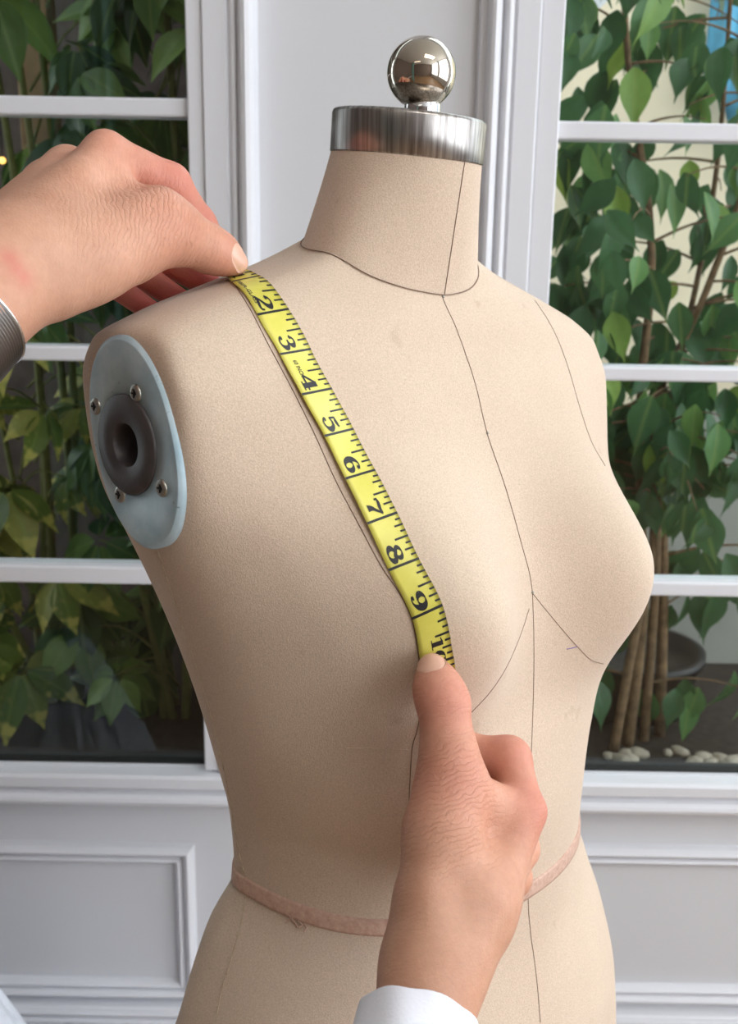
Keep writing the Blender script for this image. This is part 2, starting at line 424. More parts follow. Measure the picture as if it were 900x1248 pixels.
# outside: planter beds, a dark fence on the left, a cream wall on the right
b = bmesh.new(); box(b, -0.015, 2.6, 1.505, 2.54, 0.0, 0.370); tag(bm_obj('planter_bed', b, SOIL), 'raised bed of dark soil behind the right window', 'planter')
b = bmesh.new(); box(b, -2.6, -0.065, 1.505, 2.29, 0.0, 0.370); tag(bm_obj('planter_bed', b, SOIL), 'raised bed of dark soil behind the left window', 'planter')
b = bmesh.new(); box(b, -0.02, 3.0, 2.75, 2.85, 0, 2.5); tag(bm_obj('wall_courtyard', b, CREAM), 'cream rendered courtyard wall behind the ficus', kind='structure')
b = bmesh.new(); box(b, 0.58, 2.6, 2.10, 2.18, 0.372, 0.93); tag(bm_obj('wall_low', b, GREYW), 'low grey rendered wall behind the fig and its pot', kind='structure')
b = bmesh.new(); box(b, -0.06, -0.02, 1.50, 2.85, 0, 3.2); tag(bm_obj('wall_light_blocker', b, DARKW), 'unseen dark partition added to block light between the two planted courts', kind='structure')  # out of view, added to keep open-sky light off the left planter
b = bmesh.new(); box(b, -2.7, -0.02, 2.30, 2.4, 0, 3.2); tag(bm_obj('wall_fence', b, DARKW), 'dark boarded wall behind the umbrella plants', kind='structure')
b = bmesh.new(); box(b, -2.7, -0.02, 1.85, 2.4, 2.75, 2.80); tag(bm_obj('ceiling_light_blocker', b, DARKW), 'unseen dark canopy added to shade the left planter', kind='structure')  # out of view, added to dim the sky light on the left plants

# ------------------------------------------------------------------ measured tables, metres (body: form space; hands: world space)
D = {
 'centre_front_seam': [[-0.0019,0.0305,-0.0416],[-0.0026,0.0369,-0.0502],[-0.0006,0.0408,-0.0591],[0.0026,0.0432,-0.0684],[0.0031,0.0474,-0.0775],[0.0014,0.0531,-0.0864],[0.0006,0.0573,-0.0955],[0.0002,0.0609,-0.1049],[0.0002,0.0646,-0.1141],[0.0006,0.0687,-0.1232],[0.001,0.0731,-0.1321],[0.0009,0.0777,-0.141],[0.0005,0.0821,-0.1499],[0.0,0.0865,-0.1588],[-0.0006,0.0906,-0.1678],[-0.0007,0.0945,-0.1769],[-0.0,0.0978,-0.1863],[0.0,0.1003,-0.196],[-0.0009,0.1021,-0.2057],[-0.0011,0.1034,-0.2158],[-0.0008,0.1041,-0.2264],[0.0003,0.1041,-0.2374],[0.0015,0.1039,-0.2487],[0.0021,0.1039,-0.2599],[0.0013,0.1049,-0.2704],[-0.0007,0.1065,-0.2803],[-0.0029,0.1083,-0.29],[-0.0045,0.1097,-0.3001],[-0.0056,0.1107,-0.3106],[-0.0067,0.1117,-0.3212],[-0.007,0.1124,-0.3322],[-0.0065,0.1126,-0.3439],[-0.0056,0.1126,-0.3561],[-0.0046,0.1126,-0.3684],[-0.0036,0.1127,-0.3808],[-0.0021,0.113,-0.3935],[0.0002,0.1134,-0.4067],[0.002,0.1147,-0.4192],[0.0015,0.1176,-0.4298],[-0.0001,0.1208,-0.4396],[-0.0017,0.1238,-0.4495],[-0.0027,0.1263,-0.46]],
 'near_princess_seam': [[-0.1087,-0.023,-0.0313],[-0.1246,0.0029,-0.0351],[-0.1294,0.0142,-0.0395],[-0.1313,0.0213,-0.0443],[-0.1319,0.0263,-0.0493],[-0.1314,0.0299,-0.0544],[-0.1302,0.0327,-0.0597],[-0.1285,0.0351,-0.0649],[-0.1272,0.0379,-0.0701],[-0.1262,0.041,-0.0752],[-0.1252,0.0441,-0.0804],[-0.1238,0.0467,-0.0857],[-0.1222,0.049,-0.091],[-0.1206,0.0513,-0.0964],[-0.1192,0.0537,-0.1019],[-0.1181,0.0563,-0.1073],[-0.1173,0.0591,-0.1127],[-0.1167,0.0621,-0.118],[-0.1161,0.0654,-0.1232],[-0.1155,0.0688,-0.1283],[-0.1149,0.0724,-0.1333],[-0.1143,0.076,-0.1382],[-0.1138,0.0797,-0.1432],[-0.1133,0.0833,-0.1481],[-0.1128,0.0868,-0.153],[-0.1121,0.0904,-0.1579],[-0.1112,0.0941,-0.1626],[-0.1099,0.0978,-0.1672],[-0.1087,0.1013,-0.172],[-0.1076,0.1044,-0.1771],[-0.1066,0.1069,-0.1826],[-0.1058,0.1083,-0.1886],[-0.105,0.1092,-0.195],[-0.1038,0.1095,-0.2017],[-0.1023,0.1094,-0.2087],[-0.1007,0.1087,-0.2161],[-0.0987,0.1071,-0.2239],[-0.0964,0.105,-0.2322],[-0.0938,0.1025,-0.2408],[-0.0919,0.0995,-0.2494],[-0.091,0.0964,-0.2576],[-0.0897,0.0945,-0.2659],[-0.0887,0.0933,-0.274],[-0.088,0.0925,-0.282],[-0.0875,0.0918,-0.2898],[-0.0869,0.0912,-0.2978],[-0.0864,0.0907,-0.3057],[-0.0859,0.0903,-0.3137],[-0.0856,0.09,-0.3217],[-0.0853,0.0897,-0.3296],[-0.0851,0.0894,-0.3376],[-0.0851,0.089,-0.3456],[-0.0853,0.0886,-0.3536],[-0.0855,0.0882,-0.3616]],
 'far_princess_seam': [[0.1,0.0199,-0.0461],[0.0985,0.0252,-0.0504],[0.0983,0.0296,-0.0548],[0.0989,0.0329,-0.0594],[0.1011,0.035,-0.0643],[0.1036,0.0366,-0.0694],[0.1057,0.0381,-0.0746],[0.1064,0.0404,-0.0798],[0.1056,0.0435,-0.0849],[0.1042,0.0469,-0.0899],[0.1033,0.0498,-0.0949],[0.103,0.0522,-0.1001],[0.1029,0.0545,-0.1053],[0.1028,0.0569,-0.1105],[0.1025,0.0594,-0.1156],[0.1016,0.0625,-0.1206],[0.1002,0.066,-0.1254],[0.0987,0.0697,-0.1299],[0.098,0.0734,-0.1343],[0.0983,0.077,-0.1387],[0.0982,0.0807,-0.143]],
 'far_bust_dart': [[0.0005,0.1007,-0.1978],[0.0032,0.1015,-0.2009],[0.0059,0.1023,-0.2041],[0.0085,0.1032,-0.2072],[0.011,0.1042,-0.2102],[0.0135,0.1053,-0.2133],[0.016,0.1063,-0.2164],[0.0186,0.1074,-0.2195],[0.0212,0.1084,-0.2226],[0.0239,0.1094,-0.2257],[0.0268,0.1104,-0.229],[0.0299,0.1113,-0.2323],[0.0333,0.112,-0.2356],[0.037,0.1126,-0.2392],[0.0414,0.113,-0.2431],[0.0463,0.1132,-0.2466],[0.0525,0.1133,-0.2495],[0.061,0.1123,-0.2532]],
 'near_bust_dart': [[-0.0049,0.1023,-0.2046],[-0.0085,0.1034,-0.2082],[-0.0124,0.1049,-0.2115],[-0.0172,0.1067,-0.2143],[-0.0233,0.1093,-0.2165],[-0.0313,0.1132,-0.2177],[-0.0412,0.1184,-0.2177],[-0.0486,0.1217,-0.2188],[-0.053,0.1226,-0.2213],[-0.0562,0.1224,-0.2243],[-0.0587,0.1215,-0.2278],[-0.0609,0.1201,-0.2313],[-0.0632,0.1185,-0.2346],[-0.0655,0.1167,-0.2378],[-0.0674,0.1146,-0.2413]],
 'side_seam': [[-0.1745,0.0001,-0.1598],[-0.1718,-0.0006,-0.1673],[-0.1687,-0.0018,-0.1752],[-0.1656,-0.0031,-0.1832],[-0.1625,-0.0042,-0.1913],[-0.1595,-0.0051,-0.1995],[-0.1566,-0.0055,-0.2076],[-0.1539,-0.0057,-0.2156],[-0.1514,-0.0056,-0.2237],[-0.1491,-0.0054,-0.2318],[-0.1468,-0.0051,-0.24],[-0.1446,-0.0048,-0.2482],[-0.1426,-0.0046,-0.2566],[-0.1405,-0.0043,-0.2651],[-0.1385,-0.0042,-0.2738],[-0.1365,-0.0041,-0.2825],[-0.1346,-0.0041,-0.2914],[-0.1325,-0.0044,-0.3007],[-0.1301,-0.0054,-0.3105],[-0.1278,-0.0063,-0.3203],[-0.1264,-0.0062,-0.3296],[-0.1259,-0.0048,-0.3379],[-0.1256,-0.0035,-0.3462],[-0.1254,-0.0013,-0.3541],[-0.1252,0.0017,-0.3616],[-0.1252,0.0024,-0.3701],[-0.1274,0.004,-0.3774],[-0.131,0.0067,-0.3832],[-0.1351,0.0092,-0.3887],[-0.1395,0.0112,-0.3942],[-0.1435,0.0128,-0.3999],[-0.147,0.0134,-0.4063],[-0.1504,0.0136,-0.413],[-0.1535,0.0142,-0.4197],[-0.1564,0.0153,-0.4263],[-0.1591,0.0164,-0.433]],
 'faint_seam': [[-0.1161,0.0724,-0.2598],[-0.1143,0.0748,-0.2595],[-0.1124,0.077,-0.2594],[-0.1104,0.0792,-0.2593],[-0.1084,0.0813,-0.2592],[-0.1063,0.0834,-0.2592],[-0.1041,0.0854,-0.2593],[-0.1018,0.0873,-0.2596],[-0.0995,0.0892,-0.2598],[-0.0972,0.091,-0.2602],[-0.0947,0.0928,-0.2606],[-0.0921,0.0944,-0.2611]],
 'tape_L': [[-0.103,-0.0344,-0.031],[-0.1192,-0.0077,-0.0335],[-0.1303,0.0241,-0.0464],[-0.1264,0.0352,-0.0642],[-0.1226,0.0458,-0.0829],[-0.1158,0.0547,-0.1023],[-0.1126,0.0662,-0.1222],[-0.1112,0.0805,-0.1417],[-0.1099,0.0945,-0.1613],[-0.1064,0.1071,-0.1826],[-0.102,0.1101,-0.2075],[-0.0966,0.1101,-0.2219]],
 'tape_R': [[-0.0977,-0.0218,-0.0283],[-0.108,0.0004,-0.0304],[-0.1123,0.0262,-0.0442],[-0.1083,0.0371,-0.0626],[-0.1044,0.0478,-0.0814],[-0.0982,0.0575,-0.1002],[-0.0955,0.0699,-0.1194],[-0.096,0.0857,-0.138],[-0.0971,0.1019,-0.1566],[-0.0956,0.1161,-0.1763],[-0.0921,0.1212,-0.2015],[-0.0882,0.1203,-0.2143]],
 'neck': [[-0.0454,-0.041,-0.0134]],
 'waist': [[-0.0908,0.0838,-0.3694],[-0.0912,0.0844,-0.3777],[-0.1226,0.0282,-0.3665],[-0.1233,0.029,-0.3742],[0.04,0.1087,-0.3717],[0.0415,0.1084,-0.3811]],
 'marks': [[0.0002,0.0641,-0.1131],[-0.0001,0.1005,-0.1967],[-0.0007,0.0914,-0.1694],[-0.0012,0.0299,-0.0408]],
 'pen': [[0.0249,0.109,-0.2346],[0.0281,0.1102,-0.2346],[0.0317,0.1117,-0.2342]],
 'thread': [[-0.1233,0.029,-0.3742],[-0.1218,0.0356,-0.3747]],
 'W': [0.0153,0.04397,0.07494,0.12143,0.16371,0.19093,0.19937,0.19652,0.1899,0.17471,0.16225,0.1519,0.14359,0.13434,0.12658,0.1251,0.14587,0.16331,0.17655,0.1828,0.18208,0.17097],
 'DF': [0.01831,0.01743,0.01914,0.02944,0.03955,0.04373,0.05467,0.06267,0.07004,0.07672,0.08488,0.09276,0.0986,0.10865,0.11259,0.11266,0.11363,0.12408,0.13466,0.13823,0.13596,0.12796],
 'DB': [0.05357,0.0665,0.07821,0.08655,0.0982,0.11247,0.1165,0.1164,0.11414,0.10714,0.09608,0.08402,0.0705,0.05703,0.04596,0.04272,0.05152,0.05412,0.07358,0.09708,0.11631,0.12042],
 'g': [0.018535972044473877,0.6136222837434717,0.009561508748501887,0.7995198972144159],
 'b': [0.054810154126532895,0.07583829824733927,0.18756719494349258,0.03926101085734073,0.0369913296723999,0.04763107153641683,0.17860663668401408,-0.04855669537225229,-0.0073182676061271466],
 'ZK': [0.0,0.012,0.025,0.04,0.055,0.07,0.09,0.115,0.14,0.17,0.2,0.23,0.26,0.3,0.34,0.375,0.41,0.45,0.5,0.56,0.65,0.72],
 'RH': {'thumb':[[0.0309,0.455,1.0555,0.00655],[0.0331,0.449,1.0486,0.01032],[0.0361,0.4446,1.0416,0.01141],[0.038,0.4364,1.0262,0.01131],[0.0392,0.4289,1.0095,0.01274]],'thumb_meta':[[0.0392,0.4289,1.0095,0.01274],[0.0355,0.4166,0.9939,0.01548],[0.0312,0.4008,0.9732,0.01623]],'index':[[0.0767,0.4447,0.987,0.00939],[0.0707,0.4655,1.003,0.01091],[0.0518,0.4718,1.0034,0.00858],[0.0384,0.4731,1.0163,0.00692]],'index_meta':[[0.0767,0.4445,0.9862,0.00978],[0.0516,0.4077,0.9603,0.01658]],'middle':[[0.0779,0.4543,0.9605,0.00889],[0.0779,0.4817,0.9664,0.00932],[0.0555,0.4856,0.9733,0.00808],[0.0421,0.4814,0.9848,0.00671]],'middle_meta':[[0.0761,0.4531,0.9599,0.00927],[0.0488,0.4132,0.9499,0.01649]],'ring':[[0.0762,0.4585,0.9411,0.00904],[0.0741,0.4857,0.9423,0.00863],[0.0545,0.4878,0.9503,0.00777],[0.043,0.4823,0.9607,0.00638]],'ring_meta':[[0.0729,0.4583,0.9403,0.00904],[0.0449,0.4179,0.9442,0.01594]],'pinky':[[0.0665,0.4608,0.9261,0.00831],[0.0667,0.4848,0.9231,0.00782],[0.0529,0.4852,0.9325,0.00693]],'web':[[0.0422,0.4323,1.0064,0.01209],[0.0651,0.44,0.9887,0.01162]],'fore_a':[[0.0317,0.396,0.9629,0.01652],[0.0301,0.3896,0.9544,0.01637],[0.0268,0.3816,0.9474,0.01615],[0.0205,0.3586,0.9309,0.01618]],'fore_b':[[0.0478,0.4091,0.9656,0.0199],[0.0398,0.3997,0.9533,0.01892],[0.0342,0.3869,0.9441,0.01744],[0.0268,0.3628,0.9272,0.01739]]},
 'LH': {'thumb':[[-0.0695,0.5459,1.2359,0.00544],[-0.0771,0.5439,1.2403,0.00978],[-0.0846,0.5393,1.2442,0.01112],[-0.097,0.5315,1.25,0.01336],[-0.1067,0.5243,1.254,0.01673]],'thumb_meta':[[-0.1067,0.5243,1.254,0.01673],[-0.119,0.5109,1.2466,0.01832],[-0.1337,0.4916,1.2398,0.01882],[-0.1464,0.4765,1.2335,0.01831]],'index':[[-0.1322,0.5404,1.2877,0.0105],[-0.1047,0.5576,1.2747,0.01049],[-0.0922,0.5703,1.256,0.00844],[-0.0764,0.563,1.2362,0.00604]],'index_meta':[[-0.133,0.5403,1.2873,0.01091],[-0.1533,0.4704,1.2377,0.0202]],'middle':[[-0.155,0.5543,1.2817,0.01039],[-0.1379,0.5949,1.263,0.00991],[-0.1246,0.5923,1.2414,0.0086],[-0.0859,0.5789,1.2218,0.0067]],'middle_meta':[[-0.1557,0.5522,1.2815,0.01077],[-0.1597,0.47,1.2362,0.0202]],'ring':[[-0.1691,0.5608,1.275,0.01013],[-0.1512,0.592,1.2519,0.00901],[-0.1369,0.5854,1.2347,0.00808],[-0.099,0.5703,1.2129,0.00618]],'ring_meta':[[-0.1692,0.5598,1.275,0.01011],[-0.1648,0.4722,1.2368,0.0192]],'pinky':[[-0.1778,0.5625,1.2656,0.00935],[-0.1602,0.5813,1.2388,0.00801],[-0.1459,0.5751,1.2271,0.00708],[-0.1138,0.5637,1.2075,0.00569]],'pinky_meta':[[-0.178,0.5604,1.2656,0.00932],[-0.1665,0.4713,1.2333,0.01739]],'web':[[-0.1323,0.5358,1.2782,0.01046],[-0.1201,0.5214,1.2587,0.01186]],'heel':[[-0.1286,0.4948,1.2362,0.01252],[-0.1411,0.4758,1.2271,0.01248]],'fore':[[-0.1615,0.4661,1.2335,0.02365],[-0.1675,0.4511,1.2237,0.02372],[-0.1794,0.4155,1.1981,0.02418]]},
 'nailR': [[0.0302,0.455,1.0575],[0.033,0.4473,1.0478]],
 'nailL': [[-0.0674,0.5433,1.238],[-0.08,0.5418,1.2439]],
 'cuff': [[0.024,0.366,0.9354,0.0],[0.0198,0.3461,0.9267,0.0]],
 'watch': [[-0.1685,0.4424,1.214,0.02512],[-0.175,0.4276,1.2031,0.02513]],
 'dentR': [[0.0411,0.3837,0.991,0.011,-0.0026],[0.0454,0.3801,0.9771,0.011,-0.0022],[0.0312,0.374,1.0012,0.012,0.0012],[0.0813,0.4343,0.9946,0.009,0.0014],[0.0623,0.4184,0.9932,0.01,-0.0014],[0.0593,0.4376,1.0071,0.006,-0.001]],
 'dentL': [[-0.1321,0.5287,1.2943,0.01,0.0014],[-0.1537,0.5394,1.2881,0.009,0.0012],[-0.1412,0.5282,1.2848,0.01,-0.0016],[-0.1193,0.517,1.2736,0.011,-0.0028],[-0.1116,0.5207,1.2717,0.008,-0.002],[-0.135,0.442,1.2478,0.014,-0.0015],[-0.1348,0.4551,1.2309,0.012,-0.0018]],
 'scratch': [[-0.1493,0.4397,1.2391],[-0.1459,0.4389,1.2359],[-0.1431,0.4401,1.2326]],
}


# ------------------------------------------------------------------ the dress form
# form space: x towards the wearer's right arm, y to the front, z up
for k_ in ('centre_front_seam', 'near_princess_seam', 'far_princess_seam', 'far_bust_dart', 'near_bust_dart', 'side_seam', 'faint_seam', 'tape_L', 'tape_R', 'neck', 'waist', 'marks', 'pen', 'thread'):
    D[k_] = [(-p[0], p[1], p[2]) for p in D[k_]]
D['b'][7] = -D['b'][7]
NK = len(D['ZK'])
G_X, G_Y, G_Z, G_A = D['g']
def body_local(th, zd):
    W = pchip(D['ZK'], D['W'], zd); df = pchip(D['ZK'], D['DF'], zd); db = pchip(D['ZK'], D['DB'], zd)
    c = np.cos(th); sn = np.sin(th); e = 2 / 2.25
    x = W * np.sign(c) * np.abs(c) ** e
    y = np.where(sn > 0, df, db) * np.sign(sn) * np.abs(sn) ** e
    A, bx, zb, sx, su, sd, xm, kx, ky = D['b']
    dz = zd - zb; sz = np.where(dz < 0, su, sd)
    Gs = np.exp(-.5 * (dz / sz) ** 2) * (np.exp(-.5 * ((x - bx) / sx) ** 2) + np.exp(-.5 * ((x + bx) / sx) ** 2))
    y = y + A * Gs * np.clip(sn * 1.6, 0, 1)
    k = .004; ax = np.abs(x); ax2 = xm - k * np.logaddexp(0, (xm - ax) / k)
    bl = np.clip((.20 - zd) / .05, 0, 1); bl = bl * bl * (3 - 2 * bl)
    x = np.sign(x) * (ax * (1 - bl) + ax2 * bl)
    return np.stack([x, y, -zd + kx * x + ky * y], -1)
form = empty('dress_form', (G_X, G_Y, G_Z + EYE), 'cream linen covered dress form bust with steel neck cap in front of the windows', 'dress form')
form.rotation_euler = (0, 0, G_A + math.pi)
MF = Matrix.Translation(form.location) @ Matrix.Rotation(G_A + math.pi, 4, 'Z')      # form -> world
zds = np.concatenate([np.linspace(0, .10, 60), np.linspace(.10, .24, 61)[1:], np.linspace(.24, .36, 40)[1:], np.linspace(.36, .40, 24)[1:], np.linspace(.40, .72, 60)[1:]])
NT_ = 200
ths = np.linspace(0, 2 * np.pi, NT_ + 1)[:-1]
TT, ZZ = np.meshgrid(ths, zds)
BL = body_local(TT, ZZ)
BV = BL.reshape(-1, 3)
BF = grid_faces(len(zds), NT_)
nb = len(BV)
BV = np.vstack([BV, [[0, -.02, BL[0, :, 2].mean()], [0, 0, BL[-1, :, 2].mean()]]])
BF += [(nb, (j + 1) % NT_, j) for j in range(NT_)] + [(nb + 1, (len(zds) - 1) * NT_ + j, (len(zds) - 1) * NT_ + (j + 1) % NT_) for j in range(NT_)]
BF = [tuple(reversed(f)) for f in BF]
BFo = [f for f in BF if not (np.mean([BV[i][0] for i in f]) > .16 and np.hypot(np.mean([BV[i][1] for i in f]) + .0137, np.mean([BV[i][2] for i in f]) + .1080) < .0165)]   # opening for the arm socket
mesh_obj('torso_cover', BV, BFo, LINEN, form)
bvh = BVHTree.FromPolygons([Vector(v) for v in BV], BF)
def on_body(p, off=0.0):
    q, nrm, i, d = bvh.find_nearest(Vector(p))
    c = Vector((0, 0.01, q.z))
    if nrm.dot(q - c) < 0: nrm = -nrm
    return q + nrm * off, nrm
# neck
nth = np.linspace(0, 2 * np.pi, 97)[:-1]
def neck_ring():
    """the neck seam: a plan outline let down onto the shoulders of the cover"""
    half = [(0, .030), (.02, .0285), (.0355, .0261), (.0553, .019), (.0640, .0085), (.0645, -.008), (.058, -.024), (.0455, -.038), (.028, -.049), (0, -.055)]
    P = np.array(half + [(-x * .80, y) for x, y in half[::-1][1:-1]])
    a = np.arctan2(P[:, 1] + .012, P[:, 0]); o = np.argsort(a)
    A = np.concatenate([a[o] - 2 * np.pi, a[o], a[o] + 2 * np.pi]); Q = np.vstack([P[o]] * 3)
    k = (nth + np.pi) % (2 * np.pi) - np.pi
    x = np.interp(k, A, Q[:, 0]); y = np.interp(k, A, Q[:, 1])
    for _ in range(3): x = (np.roll(x, 1) + 2 * x + np.roll(x, -1)) / 4; y = (np.roll(y, 1) + 2 * y + np.roll(y, -1)) / 4
    z = np.array([bvh.ray_cast(Vector((u, v, .3)), Vector((0, 0, -1)))[0].z for u, v in zip(x, y)])
    for _ in range(4): z = (np.roll(z, 1) + 2 * z + np.roll(z, -1)) / 4
    return np.stack([x, y, z], -1)
TAU = math.radians(4.2)
def cap_ring(r, h):
    yy = r * np.sin(nth)
    x = r * np.cos(nth)
    return np.stack([x, -.001 + yy * math.cos(TAU) + h * math.sin(TAU), .0345 - yy * math.sin(TAU) + h * math.cos(TAU) + .036 * x], -1)
r0 = neck_ring(); r1 = cap_ring(.0422, 0)
rows = [r0 + (r0 - r1) * .10]
for t in np.linspace(0, 1, 26): rows.append(r1 + (r0 - r1) * (1 - t))
NVs = np.vstack(rows)
mesh_obj('neck', NVs, grid_faces(len(rows), 96), LINEN, form)
def seam(name, pts, mat=THREAD, rad=0.00032, off=0.0001, n=None, parent=form, label=None):
    P = catmull(pts, n or len(pts) * 3)
    P = [on_body(p, off)[0] for p in P]
    o = mesh_obj(name, *tube(P, rad, 5), mat, parent)
    if label: o['label'] = label
    return o
for nm in ('centre_front_seam', 'near_princess_seam', 'far_princess_seam', 'far_bust_dart', 'near_bust_dart'):
    seam(nm, D[nm], rad=0.00025 if nm in ('centre_front_seam', 'near_princess_seam') else 0.00021)
seam('bust_level_seam', D['faint_seam'], THREAD_L, 0.00018)
# hand stitches down the side seam and near dart, pale thread, each stitch joined in one run
P = catmull(D['side_seam'], 150); V = []; F = []
for i in range(0, 148, 4):
    q = [on_body(p, 0.0004)[0] for p in P[i:i + 3]]
    v, f = tube(q, 0.00035, 4); F += [tuple(a + len(V) for a in ff) for ff in f]; V += v
tag(mesh_obj('side_seam_stitching', V, F, THREAD_L, form), 'loose pale hand stitches')
seam('side_seam', D['side_seam'], THREAD_L, 0.00025, 0.0)
# neck seams
mesh_obj('neck_seam', *tube([tuple(v) for v in r0 + (r0 - np.array([0, -.012, 0])) * np.array([.012, .012, 0]) + np.array([0, 0, .0009])], 0.00034, 5, True), THREAD, form)
P = []
jf = 24
for t in np.linspace(0.0, 1, 26):
    q = r1[jf] + (r0[jf] - r1[jf]) * (1 - t)
    P.append((q[0], q[1] + 0.0002, q[2]))
mesh_obj('neck_front_seam', *tube(P, 0.00026, 5), THREAD, form)
# little seam-junction pins
for p in D['marks'][:2] + D['marks'][3:]:
    q, nn = on_body(p, 0.0003)
    bm = bmesh.new(); bmesh.ops.create_uvsphere(bm, u_segments=8, v_segments=6, radius=0.0009)
    bm_obj('pin_head', bm, SCREW, form, True, tuple(q))
# violet pen mark under the far bust
PEN = plain('violet_pen', srgb(120, 96, 150), 0.7)
seam('pen_mark', D['pen'], PEN, 0.0003, n=6, label='short violet pen mark')
# steel neck cap
rows = [cap_ring(.0400, -.001), cap_ring(.0426, -.001), cap_ring(.0430, -.0004), cap_ring(.0430, .0195), cap_ring(.0424, .0210), cap_ring(.0412, .0217), cap_ring(.03, .0218), cap_ring(.012, .0218), cap_ring(.0005, .0218)]
mesh_obj('neck_cap', np.vstack(rows), grid_faces(len(rows), 96), STEEL, form)
# collar and ball knob with a flat turned face
axis = Vector((0.0, math.sin(TAU), math.cos(TAU)))
def lathe(prof, cen, ax, seg=48):
    ax = Vector(ax).normalized(); a = ax.orthogonal().normalized(); bb = ax.cross(a)
    V = []
    for r, h in prof:
        for k in range(seg):
            q = 2 * math.pi * k / seg
            V.append(Vector(cen) + ax * h + (a * math.cos(q) + bb * math.sin(q)) * r)
    return V, grid_faces(len(prof), seg)
kc = Vector((0, .0095, .0563))
V, F = lathe([(.0001, -.001), (.0098, -.001), (.0100, 0), (.0100, .0055), (.0096, .006), (.0001, .006)], kc, axis)
mesh_obj('knob_collar', V, F, CHROME, form)
bc = Vector((0.001, .0092, .0772)); R = .0187
bm = bmesh.new(); bmesh.ops.create_uvsphere(bm, u_segments=64, v_segments=40, radius=R)
fd = Vector((-0.62, 0.36, 0.69)).normalized(); cut = R * .87
bd = -axis; cut2 = R * .885
for v in bm.verts:
    for d_, c_ in ((fd, cut), (bd, cut2)):
        h = v.co.dot(d_)
        if h > c_:
            v.co -= d_ * (h - c_)
bm_obj('ball_knob', bm, NICKEL, form, True, tuple(bc))
# arm plate: zinc oval let into the shoulder end, black socket, bore, four cross-head screws
XP = 0.1786
plate = None
cy, cz = -.0098, -.1068
ang = math.radians(18); ra, rb = .0505, .0345
def plate_pt(u, v, x): # u along long axis (down-front), v across
    return (x, cy + u * math.sin(ang) + v * math.cos(ang), cz - u * math.cos(ang) + v * math.sin(ang))
V = []; prof = [(1.03, -.0030), (1.03, .0004), (1.0, .0012), (.995, .0017), (.985, .0019), (.97, .0019), (.50, .0019), (.50, -.004)]
for s_, dx in prof:
    for k in range(72):
        q = 2 * math.pi * k / 72
        du = abs(math.cos(q)) ** 0.92 * math.copysign(1, math.cos(q)); dv = abs(math.sin(q)) ** 0.92 * math.copysign(1, math.sin(q))
        if s_ == .50:   # round hole for the socket
            V.append((XP + dx, -.0135 + .0225 * math.sin(q) * math.cos(ang) + .0225 * math.cos(q) * math.sin(ang), -.1080 - .0225 * math.cos(q) * math.cos(ang) + .0225 * math.sin(q) * math.sin(ang)))
        else: V.append(plate_pt(ra * s_ * du, rb * s_ * dv, XP + dx))
plate = mesh_obj('arm_plate', V, grid_faces(len(prof), 72), ZINC, form)
plate['label'] = 'bluish zinc oval arm plate'
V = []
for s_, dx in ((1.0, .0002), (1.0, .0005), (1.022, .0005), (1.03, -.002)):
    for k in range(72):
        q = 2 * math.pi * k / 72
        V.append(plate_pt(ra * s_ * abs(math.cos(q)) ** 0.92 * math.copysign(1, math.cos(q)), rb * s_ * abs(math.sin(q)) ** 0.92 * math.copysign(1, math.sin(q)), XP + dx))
mesh_obj('plate_gap_shade', V, grid_faces(4, 72), THREAD, form)  # shade of the gap round the plate, painted as a thread-brown band
V, F = lathe([(.0246, -.004), (.0246, .0026), (.0238, .0034), (.0112, .0034), (.0106, .0028), (.0106, -.018)], (XP, -.0137, -.1080), (1, 0, 0), 48)
mesh_obj('arm_socket', V, F, BLACKP, form)['label'] = 'black round arm socket'
V, F = lathe([(.0108, -.017), (.0001, -.017)], (XP, -.0137, -.1080), (1, 0, 0), 24)
mesh_obj('socket_bore', V, F, HOLE, form)
for (y, z) in ((-.0045, -.0820), (-.0405, -.0925), (-.0220, -.1340), (.0140, -.1245)):
    V, F = lathe([(.0043, -.001), (.0043, .0022), (.0038, .0028), (.0022, .0033), (.0008, .0026), (.0001, .0022)], (XP, y, z), (1, 0, 0), 24)
    sc = mesh_obj('screw', V, F, SCREW, form)
    bm = bmesh.new(); box(bm, .0025, .0034, -.0022, .0022, -.0004, .0004); box(bm, .0025, .0034, -.0004, .0004, -.0022, .0022)
    bm_obj('cross_slot', bm, HOLE, sc, loc=(XP, y, z))
# pink waist ribbon
rows = []
th2 = np.linspace(0, 2 * np.pi, 181)[:-1]
for zz, off in ((.3700, -.001), (.3700, .0009), (.3712, .0013), (.3780, .0016), (.3797, .0013), (.3800, -.002)):
    base = body_local(th2, np.full(180, zz)); c = base.copy(); c[:, :2] += (base[:, :2] - np.array([0, .03])) / np.linalg.norm(base[:, :2] - np.array([0, .03]), axis=1)[:, None] * off
    c[:, 2] += 0.0005 * np.sin(th2 * 7)
    rows.append(c)
mesh_obj('waist_ribbon', np.vstack(rows), [tuple(reversed(f)) for f in grid_faces(len(rows), 180)], RIBBON, form)['label'] = 'frayed dusty pink waist ribbon'
random.seed(5)
V = []; F = []
for a in (0.55, 0.72, 0.86, 0.93):     # frayed ends hanging from the ribbon
    p0 = Vector(catmull([D['waist'][3], (0.1205, .036, -.3760), (0.114, .050, -.3768), (0.103, .068, -.3775)], 101)[int(a * 60)])
    P = [on_body(p0 + Vector((random.uniform(-.002, .002), random.uniform(-.002, .002), -.0016 * k + .003 + random.uniform(-.001, .001))), 0.001 + 0.0006 * random.random())[0] for k in range(5)]
    v, f = tube(P, 0.0005, 4); F += [tuple(q + len(V) for q in ff) for ff in f]; V += v
mesh_obj('frayed_thread', V, F, RIBBON, form)
